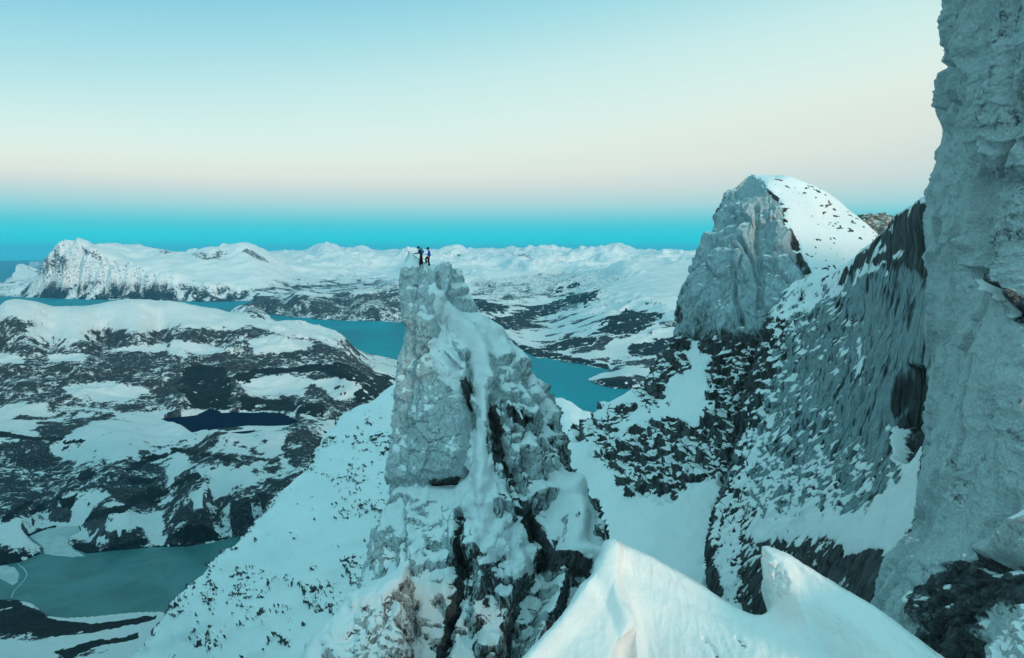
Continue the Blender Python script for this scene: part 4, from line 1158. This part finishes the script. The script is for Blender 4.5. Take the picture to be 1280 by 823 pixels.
def FM(pl, soft=3): return m_poly(hx, hy, pl, soft) * front
def FL(l, w_): return m_line(hx, hy, l, w_) * front
a = np.zeros_like(px)
# the squared pillar on the left with its undercut foot
pillar = FM([(480, 300), (570, 300), (556, 380), (548, 398), (545, 440), (576, 470), (582, 500), (584, 560), (572, 590), (540, 604), (520, 598), (470, 606)], 3)
a += .75 * pillar
a += .35 * FM([(520, 395), (547, 400), (545, 440), (520, 424)], 3) + .45 * FM([(526, 452), (556, 444), (574, 470), (582, 520), (584, 560), (566, 590), (530, 590), (524, 520)], 3)
a += .35 * FM([(505, 330), (525, 338), (522, 400), (515, 450), (508, 500), (496, 500)], 4)
for l, w_, d in (([(520, 360), (524, 400), (520, 450), (512, 500), (505, 545)], 4, .5), ([(548, 400), (544, 424), (530, 438)], 4, .6), ([(505, 533), (540, 531)], 2.2, .25), ([(512, 565), (560, 566)], 2.2, .2),
                 ([(540, 553), (586, 545)], 2, .2), ([(560, 400), (556, 440), (572, 466), (578, 500)], 4, .45), ([(519, 440), (508, 470)], 4, .4),
                 ([(540, 440), (522, 452), (520, 470)], 4, .5), ([(575, 440), (580, 500), (584, 560)], 5, .5), ([(534, 603), (560, 604), (578, 588)], 6, 1.1)):
    a -= d * FL(l, w_)
# head block and notch
a += .5 * FM([(552, 330), (580, 335), (584, 365), (560, 372), (548, 350)], 3) - .6 * FL([(548, 345), (552, 372), (590, 384), (604, 388)], 6)
a += .5 * FM([(556, 360), (588, 360), (602, 386), (575, 380)], 3)
# snow arete and the central rib
a += .9 * FL([(548, 375), (562, 392), (582, 408), (600, 430), (612, 470), (606, 520), (604, 570), (600, 620), (608, 680), (600, 760), (604, 823)], 18)
a += .9 * FL([(556, 440), (576, 460), (584, 500)], 9)
a += .7 * FL([(600, 398), (632, 420), (660, 450), (684, 490)], 12)
# right-hand flank: ribs and holes
for l, w_, d in (([(585, 440), (588, 470), (582, 500), (590, 540)], 6, 1.0), ([(612, 500), (618, 530), (632, 560), (640, 600), (650, 640)], 8, 1.0), ([(632, 500), (634, 530)], 6, 1.0),
                 ([(640, 425), (650, 440), (636, 452)], 6, .8), ([(595, 405), (602, 412)], 4, .7), ([(648, 590), (664, 630), (678, 670), (690, 690)], 10, 1.1), ([(572, 640), (574, 700), (576, 740), (562, 780), (550, 830)], 8, 1.3),
                 ([(498, 620), (500, 680), (502, 710)], 4, .4), ([(684, 500), (690, 530), (700, 560)], 4, .5), ([(660, 540), (650, 560), (668, 580)], 5, .6), ([(640, 476), (650, 500), (668, 510)], 5, .7),
                 ([(590, 690), (606, 700), (616, 688)], 3, .5), ([(600, 680), (604, 695)], 3, .5), ([(660, 470), (672, 500)], 4, .5)):
    a -= d * FL(l, w_)
# the hollow at lower right between the rib and the snowy lobe
a -= 2.0 * FM([(668, 700), (690, 690), (700, 720), (690, 745), (664, 790), (650, 850), (630, 850), (640, 780), (655, 730)], 10)
a += 1.6 * FL([(715, 600), (722, 640), (716, 690), (745, 700)], 24)
a += 2.2 * FL([(705, 720), (690, 760), (660, 830)], 16)
f1 = facets(P, (2.8, 2.8, 9.5), seed=511, tilt=1.0, crack=.35)
f2 = facets(P, (1.1, 1.1, 3.8), seed=512, tilt=1.2, crack=.35)
f3 = facets(P, (.5, .5, .7), seed=513, tilt=1.2, crack=.3)
rgd = ridged(P * np.array([1, 1, .5]) / 2.6, 5, seed=514)
rightside = sm(590, 640, px + .18 * (py - 500)) * sm(400, 470, py)
lobe = FM([(716, 590), (742, 625), (765, 655), (782, 686), (800, 720), (790, 760), (745, 722), (722, 700), (690, 690), (684, 660), (700, 610)], 5)
smooth_ = np.clip(np.maximum(lobe, .75 * FL([(548, 370), (580, 400), (608, 440), (600, 520), (606, 600)], 26)), 0, 1)
topfade = sm(312, 345, py)
k = (.38 + .62 * sm(380, 480, py)) * (1 - .8 * smooth_) * (1 - .6 * pillar)
a += k * (.45 * f1 + .22 * f2 + .08 * f3 + .16 * rgd) + rightside * (1 - .8 * smooth_) * (.5 * f1 + .32 * f2 + .12 * f3 + .3 * rgd) + .12 * (1 - smooth_) * f3 + .25 * fbm(P / 2.5, 4, .5, seed=515)
lowrock = sm(600, 680, py) * (1 - smooth_)
a += lowrock * (.15 * f2 + .08 * f3)
flut = ridged(P * np.array([1, 1, .16]) / 1.1, 4, .55, seed=516)
a += (1 - smooth_) * .07 * flut * sm(330, 380, py) + pillar * (.20 * facets(P, (2.3, 2.3, 2.8), seed=517, tilt=1.2, crack=.5, soft=.07, warp=.12) + .10 * facets(P, (.8, .8, 1.3), seed=521, tilt=1.4, crack=.4, soft=.1))
a -= .28
a = a * (.12 + .88 * topfade) - .12
a += lobe * (.35 * fbm(P / 2.2, 4, .55, seed=518) + .12 * ridged(P * np.array([1, 1, .4]) / 1.2, 3, seed=519))
P = P + N * a[..., None]
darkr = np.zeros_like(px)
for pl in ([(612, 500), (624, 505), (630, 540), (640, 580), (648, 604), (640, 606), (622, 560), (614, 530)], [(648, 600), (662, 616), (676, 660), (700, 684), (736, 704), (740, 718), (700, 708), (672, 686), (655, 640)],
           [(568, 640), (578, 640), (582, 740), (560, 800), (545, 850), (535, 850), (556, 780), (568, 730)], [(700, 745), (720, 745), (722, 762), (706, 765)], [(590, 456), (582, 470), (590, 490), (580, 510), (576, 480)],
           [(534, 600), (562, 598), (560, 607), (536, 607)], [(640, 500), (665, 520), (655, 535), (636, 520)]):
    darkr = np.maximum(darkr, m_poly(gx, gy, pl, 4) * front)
snowp = np.zeros_like(px)
for pl in ([(546, 368), (560, 385), (590, 396), (606, 392), (640, 420), (650, 440), (628, 440), (610, 430), (606, 480), (616, 510), (600, 520), (592, 480), (584, 440), (560, 420), (556, 440), (545, 440), (548, 400)],
           [(536, 455), (560, 445), (574, 460), (578, 500), (560, 480)], [(548, 604), (575, 592), (588, 560), (590, 520), (606, 540), (622, 600), (616, 640), (590, 660), (574, 640), (560, 625), (510, 618), (512, 604)],
           [(590, 640), (620, 625), (640, 680), (620, 700), (600, 690)], [(470, 660), (490, 630), (500, 625), (498, 650)], [(635, 640), (660, 660), (672, 700), (650, 730), (630, 690)], [(676, 470), (690, 480), (700, 540), (690, 540)]):
    snowp = np.maximum(snowp, m_poly(gx, gy, pl, 5) * front)
snowp = np.maximum(snowp, lobe)
Pn, s, NN = snow_cover(P, thr=.47, soft=.16, thick=.14, k=7, nscale=1.6, sgn=sg, closed=True, bias=.5 * snowp - .2 * darkr - .12 * pillar - .03 * (1 - snowp) * topfade, fine=.22)
lobe_r = lobe * sm(.25, .5, fbm(P * np.array([1, 1, .6]) / 1.4, 4, .6, seed=520)) * sm(600, 660, py)
s = np.clip(np.maximum(s, snowp * sm(.25, .6, snowp + .25 * w2) * (1 - darkr)), 0, 1)
s = np.maximum(s, sm(345, 330, py) * .6) * (1 - .7 * lobe_r)
wind = sm(-.2, .8, -NN[..., 0])
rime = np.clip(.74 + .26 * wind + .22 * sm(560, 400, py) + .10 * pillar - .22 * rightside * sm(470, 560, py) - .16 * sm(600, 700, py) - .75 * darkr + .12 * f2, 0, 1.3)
m_spire = mat_alpine('spire_rime', .20, stretch=(1, 1, .45), bump=.9, rime_c=(.60, .70, .72, 1))
o = grid_mesh('rock_spire', Pn, m_spire, dict(snow=s, rime=rime), closed=True, flip=sg < 0)
structure(o, 'tall rock spire crusted with rime ice where the two climbers stand', 'spire')
SPIRE = Pn

# ---- the snow-capped buttress at the spire's lower left
BT = [
 [(505, 711, 46.4), (506, 712, 46.2), (507, 713, 46.3), (508, 714, 46.6), (509, 715, 47.2), (509, 714, 47.6), (507, 713, 47.6), (506, 712, 47.2)],
 [(470, 733, 46.0), (478, 734, 45.0), (490, 728, 44.8), (503, 722, 45.2), (509, 724, 46.6), (510, 722, 48.2), (498, 722, 49.2), (480, 728, 48.6)],
 [(446, 742, 45.6), (458, 750, 44.2), (482, 748, 43.8), (502, 744, 44.4), (511, 745, 46.4), (511, 745, 49.6), (495, 745, 50.4), (465, 742, 49.6)],
 [(420, 770, 45.0), (444, 776, 43.4), (476, 778, 42.8), (502, 775, 43.4), (512, 775, 45.8), (512, 780, 49.6), (490, 780, 50.6), (450, 772, 49.6)],
 [(392, 800, 44.2), (422, 810, 42.2), (468, 814, 41.6), (502, 812, 42.4), (513, 812, 45.0), (513, 820, 49.6), (480, 820, 50.6), (430, 808, 49.2)],
 [(374, 838, 43.0), (405, 850, 40.8), (460, 858, 40.4), (500, 858, 41.2), (516, 858, 44.0), (516, 870, 49.0), (470, 870, 50.0), (410, 850, 48.0)],
 [(350, 920, 41.0), (390, 940, 38.8), (455, 950, 38.2), (500, 950, 39.2), (520, 950, 42.0), (520, 980, 48.0), (460, 980, 49.0), (390, 950, 46.0)],
]
P = loft(closed_top(ctl(BT)), int(380 * QS), int(460 * QS), closed=True, wr=[.05, .4, .4, .7, .9, 1, 1], wc=[1, 1.3, 1, .7, .4, .3, .4, .4])
N = normals(P, True); ctr = P.mean(axis=1, keepdims=True)
sg = 1.0 if np.median(((P - ctr) * N).sum(-1)) > 0 else -1.0
N *= sg; px, py = proj(P)
f1 = facets(P, (2.6, 2.6, 3.6), seed=551, crack=.4); f2 = facets(P, (1.0, 1.0, 1.5), seed=552, crack=.4); f3 = facets(P, (.4, .4, .5), seed=553, crack=.3)
cap = m_line(px, py, [(506, 712), (490, 730), (455, 744), (425, 768), (396, 800), (376, 830)], 26) * ((N * (CAM - P)).sum(-1) > -6)
a = (.5 * f1 + .38 * f2 + .16 * f3) * (1 - .8 * cap) + .25 * cap * (1 + fbm(P / 1.6, 3, seed=554))
a *= sm(706, 735, py)
P = P + N * a[..., None]
gx = px + 4 * fbm(P / 1., 3, seed=555)
sp_ = np.maximum(m_poly(gx, py, [(494, 745), (510, 735), (512, 823), (500, 830), (488, 790)], 4), m_poly(gx, py, [(425, 775), (445, 785), (440, 805), (420, 815), (400, 815)], 5))
Pn, s, NN = snow_cover(P, thr=.50, soft=.14, thick=.12, k=4, nscale=1., sgn=sg, closed=True, bias=.5 * cap + .35 * sp_ - .1, fine=.45)
rime = np.clip(.56 + .3 * sm(0, .8, -NN[..., 0]) + .15 * f2, 0, 1)
m_but = mat_alpine('buttress_rock', .18, rime_c=(.56, .64, .65, 1), stretch=(1, 1, .6), bump=.6)
o = grid_mesh('rock_buttress', Pn, m_but, dict(snow=s, rime=rime), closed=True, flip=sg < 0)
structure(o, 'snow-capped rock buttress at the lower left foot of the spire', 'buttress')
# ------------------------------------------------------------------ the two climbers on the summit
spx, spy = proj(SPIRE)
sdp = (SPIRE - CAM) @ FW
def ground(px_, py_):
    """surface point of the spire seen at a pixel (nearest of the vertices around it)"""
    d = np.hypot(spx - px_, spy - py_)
    m = d < 1.6
    if not m.any(): m = d < d.min() + .5
    i = np.argmin(np.where(m, sdp, 1e9))
    return SPIRE.reshape(-1, 3)[i]

def pmat(name, c, rough=.75, sc=90.):
    t = NT(name); v = t.coord()
    n = t.noise(v, sc * .2, 3, .6)
    cc = t.mix(t.rng(n, .3, .7), tuple(k * .75 for k in c) + (1,), tuple(min(1, k * 1.15) for k in c) + (1,))
    t.bsdf(cc, rough, .3, t.bump(n, .3, .02))
    return t.m
M_navy = pmat('navy_shell_fabric', (.010, .022, .11)); M_black = pmat('black_fabric', (.007, .008, .010)); M_blue = pmat('blue_shell_fabric', (.02, .11, .75))
M_red = pmat('red_fabric', (.85, .012, .02)); M_teal = pmat('teal_pack_fabric', (.02, .33, .50)); M_skin = pmat('face_skin', (.42, .25, .18)); M_boot = pmat('boot_leather', (.012, .011, .011), .5)
M_metal = pmat('buckle_metal', (.35, .36, .38), .35); M_hat = pmat('dark_wool', (.012, .014, .03)); M_maroon = pmat('maroon_trim', (.12, .015, .03)); M_eye = pmat('eye_dark', (.01, .01, .01), .3)

def skin(name, V, E, Rd, mat, parent=None, root=0, sub=1):
    me = bpy.data.meshes.new(name); me.from_pydata([tuple(v) for v in V], E, []); me.materials.append(mat)
    o = bpy.data.objects.new(name, me); COL.objects.link(o)
    m = o.modifiers.new('skin', 'SKIN')
    me.skin_vertices.new() if not me.skin_vertices else None
    for k, r in enumerate(Rd):
        me.skin_vertices[0].data[k].radius = (r, r) if not isinstance(r, tuple) else r
    for k in range(len(V)): me.skin_vertices[0].data[k].use_root = (k == root)
    m.use_smooth_shade = True; m.branch_smoothing = .6
    s_ = o.modifiers.new('sub', 'SUBSURF'); s_.levels = sub; s_.render_levels = sub + 1
    if parent is not None: o.parent = parent
    return o

def chain(V, E, Rd, pts, rad, start=None):
    i0 = start
    for p, r in zip(pts, rad):
        V.append(p); Rd.append(r)
        if i0 is not None: E.append((i0, len(V) - 1))
        i0 = len(V) - 1
    return i0

def lerp(a, b, t): return tuple(a[k] + (b[k] - a[k]) * t for k in range(3))

def glove(wrist, palm_dir, mat, parent, side=1):
    """palm, four unequal bent fingers and a thumb leaving its side"""
    d = Vector(palm_dir).normalized(); upv = Vector((0, 1, 0)) * side; dn = d.cross(upv).normalized()
    W = Vector(wrist); V = []; E = []; Rd = []
    a = chain(V, E, Rd, [W, W + d * .05, W + d * .085], [.026, .034, .030])
    for k, (o_, L, r) in enumerate(((-.030, .060, .0095), (-.010, .072, .010), (.010, .068, .010), (.029, .052, .0085))):
        b = W + d * .088 + upv * o_
        chain(V, E, Rd, [b, b + d * L * .5 + dn * .006, b + d * L * .82 + dn * .026, b + d * L * .9 + dn * .044], [r * 1.15, r, r * .95, r * .8], 2)
    b = W + d * .035 + upv * -.034
    chain(V, E, Rd, [b, b + d * .035 - upv * .022 + dn * .012, b + d * .06 - upv * .022 + dn * .028], [.013, .012, .010], 1)
    return skin('glove', [tuple(v) for v in V], E, Rd, mat, parent)

def ell(name, c, r, mat, parent, seg=20, rings=12, f=None):
    V = []; F = []
    for i in range(rings + 1):
        th = math.pi * i / rings
        for j in range(seg):
            ph = 2 * math.pi * j / seg
            p = Vector((math.sin(th) * math.cos(ph), math.sin(th) * math.sin(ph), math.cos(th)))
            if f: p = f(p)
            V.append((c[0] + p.x * r[0], c[1] + p.y * r[1], c[2] + p.z * r[2]))
    for i in range(rings):
        for j in range(seg):
            F.append((i * seg + j, (i + 1) * seg + j, (i + 1) * seg + (j + 1) % seg, i * seg + (j + 1) % seg))
    me = bpy.data.meshes.new(name); me.from_pydata(V, [], F); me.validate()
    me.polygons.foreach_set('use_smooth', [True] * len(me.polygons)); me.materials.append(mat)
    o = bpy.data.objects.new(name, me); COL.objects.link(o); o.parent = parent
    return o

def climber(J, loc, scale, cols, label, shorts=None, trim=None):
    jac, trou, hat = cols
    hip, waist, chest, neck, head = J['hip'], J['waist'], J['chest'], J['neck'], J['head']
    V = []; E = []; Rd = []
    a = chain(V, E, Rd, [hip, waist, chest, neck], [(.135, .11), (.125, .10), (.15, .11), .055])
    hd = Vector(head) - Vector(neck)
    chain(V, E, Rd, [tuple(Vector(neck) + hd * .45), tuple(Vector(head)), tuple(Vector(head) + Vector((-.01, 0, .07)))], [.075, (.150, .150), (.125, .125)], 3)
    # muzzle of the face: nose and chin so that the head has a front
    chain(V, E, Rd, [tuple(Vector(head) + Vector((-.075, 0, -.035)))], [(.060, .062)], 5)
    for s, (sh, el_, wr) in zip((-1, 1), J['arms']):
        chain(V, E, Rd, [sh, lerp(sh, el_, .5), el_, lerp(el_, wr, .5), wr], [.062, .050, .042, .038, .028], 2)
    for s, (hp, kn, an, toe) in zip((-1, 1), J['legs']):
        chain(V, E, Rd, [hp, lerp(hp, kn, .5), kn, lerp(kn, an, .45), an, lerp(an, toe, .4), toe], [.095, .082, .062, .058, .042, .045, .035], 0)
    body = skin('person', V, E, Rd, M_skin, None)
    body.location = loc; body.scale = (scale,) * 3
    # clothing
    V = []; E = []; Rd = []
    chain(V, E, Rd, [tuple(Vector(hip) + Vector((0, 0, -.03))), waist, lerp(waist, chest, .5), chest, lerp(chest, neck, .75)], [(.185, .165), (.172, .15), (.18, .15), (.188, .148), .10])
    for sh, el_, wr in J['arms']:
        chain(V, E, Rd, [sh, lerp(sh, el_, .5), el_, lerp(el_, wr, .5), lerp(el_, wr, .93)], [.082, .070, .062, .056, .048], 3)
    skin('jacket', V, E, Rd, jac, body)
    V = []; E = []; Rd = []
    chain(V, E, Rd, [tuple(Vector(hip) + Vector((0, 0, .12))), tuple(Vector(hip) + Vector((0, 0, .02)))], [(.16, .14), (.15, .13)])
    for hp, kn, an, toe in J['legs']:
        chain(V, E, Rd, [hp, lerp(hp, kn, .5), kn, lerp(kn, an, .5), lerp(kn, an, .93)], [.118, .112, .095, .090, .082], 1)
    skin('trousers', V, E, Rd, trou, body)
    if shorts:
        V = []; E = []; Rd = []
        chain(V, E, Rd, [tuple(Vector(hip) + Vector((0, 0, .10))), tuple(Vector(hip) + Vector((0, 0, .02)))], [(.172, .15), (.16, .145)])
        for hp, kn, an, toe in J['legs']:
            chain(V, E, Rd, [hp, lerp(hp, kn, .35)], [.128, .125], 1)
        skin('shorts', V, E, Rd, shorts, body)
    if trim:
        for hp, kn, an, toe in J['legs']:
            V = []; E = []; Rd = []
            chain(V, E, Rd, [tuple(Vector(lerp(hp, kn, .3)) + Vector((0, -.085, 0))), tuple(Vector(kn) + Vector((0, -.06, 0)))], [.040, .034])
            skin('leg_panel', V, E, Rd, trim, body)
    for hp, kn, an, toe in J['legs']:
        V = []; E = []; Rd = []
        A = Vector(an); T = Vector(toe)
        chain(V, E, Rd, [tuple(A + Vector((0, 0, .10))), tuple(A), tuple(A + (T - A) * .5 + Vector((0, 0, -.01))), tuple(T)], [.078, .085, .078, .066])
        bt = skin('boot', V, E, Rd, M_boot, body)
        d_ = (T - A).normalized()
        sole = ell('sole', tuple(A + (T - A) * .45 + Vector((0, 0, -.050))), (.155, .052, .020), M_black, bt)
    for k, (sh, el_, wr) in enumerate(J['arms']):
        glove(lerp(el_, wr, .96), Vector(wr) - Vector(el_), M_black, body, -1 if k else 1)
    H = Vector(head)
    ell('hat', tuple(H + Vector((.012, 0, .045))), (.122, .112, .115), hat, body, f=lambda p: Vector((p.x, p.y, max(p.z, -.35))))
    ell('nose', tuple(H + Vector((-.102, 0, -.022))), (.022, .016, .028), M_skin, body)
    for s in (-1, 1):
        ell('eye', tuple(H + Vector((-.084, .034 * s, .005))), (.012, .014, .010), M_eye, body, 10, 6)
        ell('ear', tuple(H + Vector((.0, .085 * s, -.02))), (.024, .010, .032), M_skin, body, 10, 6)
    ell('mouth', tuple(H + Vector((-.095, 0, -.068))), (.012, .022, .006), M_maroon, body, 10, 6)
    body['label'] = label; body['category'] = 'climber'; body['group'] = 'climbers on top of the spire'
    return body

# left climber: leaning, hands forward on the rock lip
g1_ = ground(527.5, 332.6)
px_m = 60.5 / FPX
J1 = dict(hip=(.02, 0, .93), waist=(.01, 0, 1.08), chest=(-.05, 0, 1.30), neck=(-.12, 0, 1.46), head=(-.21, 0, 1.585),
          arms=[((-.08, -.17, 1.38), (-.20, -.20, 1.13), (-.52, -.10, 1.10)), ((-.08, .17, 1.38), (-.22, .20, 1.14), (-.54, .12, 1.12))],
          legs=[((.00, -.09, .88), (-.05, -.11, .48), (-.07, -.11, .10), (-.20, -.12, .07)), ((.04, .09, .88), (.05, .11, .48), (.09, .11, .10), (-.04, .12, .07))])
c1 = climber(J1, Vector(g1_) + Vector((0, .1, -.03)), 1.0, (M_navy, M_black, M_hat), 'left climber in dark navy jacket and black trousers, leaning on the rock lip', trim=M_maroon)
# right climber: red shorts over black, one knee lifted
g2_ = ground(536.0, 331.2)
J2 = dict(hip=(-.02, 0, .86), waist=(-.01, 0, 1.00), chest=(.0, 0, 1.21), neck=(-.05, 0, 1.37), head=(-.13, 0, 1.49),
          arms=[((-.01, -.17, 1.29), (.10, -.24, 1.08), (-.16, -.22, 1.00)), ((-.01, .17, 1.29), (.06, .24, 1.06), (-.24, .2, 1.02))],
          legs=[((-.04, -.08, .81), (-.07, -.10, .45), (.03, -.10, .10), (-.10, -.11, .07)), ((-.03, .08, .81), (-.34, .08, .66), (-.24, .10, .36), (-.37, .11, .33))])
c2 = climber(J2, Vector(g2_) + Vector((0, .15, -.03)), 1.0, (M_blue, M_black, M_hat), 'right climber in bright blue jacket and red shorts, one knee lifted', shorts=M_red)

def bx(name, c, r, mat, parent, bev=.03):
    import bmesh
    bm = bmesh.new(); bmesh.ops.create_cube(bm, size=1.0)
    for v in bm.verts:
        tp_ = 1 - .22 * (v.co.z + .5)
        v.co = Vector((v.co.x * r[0] * tp_, v.co.y * r[1] * tp_, v.co.z * r[2])) + Vector(c)
    bmesh.ops.bevel(bm, geom=bm.edges[:], offset=bev, segments=3, affect='EDGES')
    me = bpy.data.meshes.new(name); bm.to_mesh(me); bm.free()
    me.polygons.foreach_set('use_smooth', [True] * len(me.polygons)); me.materials.append(mat)
    o = bpy.data.objects.new(name, me); COL.objects.link(o)
    if parent is not None: o.parent = parent
    return o
def backpack(mat, loc, tilt, size, label):
    e = bpy.data.objects.new('backpack', None); COL.objects.link(e); e.location = loc; e.rotation_euler = (0, tilt, 0)
    bx('pack_body', (0, 0, .22 * size), (.20 * size, .30 * size, .42 * size), mat, e, .04)
    bx('lid', (0, 0, .46 * size), (.19 * size, .27 * size, .10 * size), mat, e, .03)
    bx('pocket', (.10 * size, 0, .15 * size), (.07 * size, .20 * size, .20 * size), M_black, e, .02)
    for s in (-1, 1):
        V = []; E = []; Rd = []
        chain(V, E, Rd, [(-.09 * size, .09 * s, .42 * size), (-.20, .11 * s, .42 * size), (-.32, .12 * s, .32 * size), (-.30, .13 * s, .16 * size), (-.12, .12 * s, .06 * size)], [.018] * 5)
        st = skin('shoulder_strap', V, E, Rd, M_black, e)
    e['label'] = label; e['category'] = 'backpack'
    return e
backpack(M_teal, Vector(g1_) + Vector((.165, .10, 1.08)), math.radians(-14), 1.0, 'teal backpack worn by the left climber')
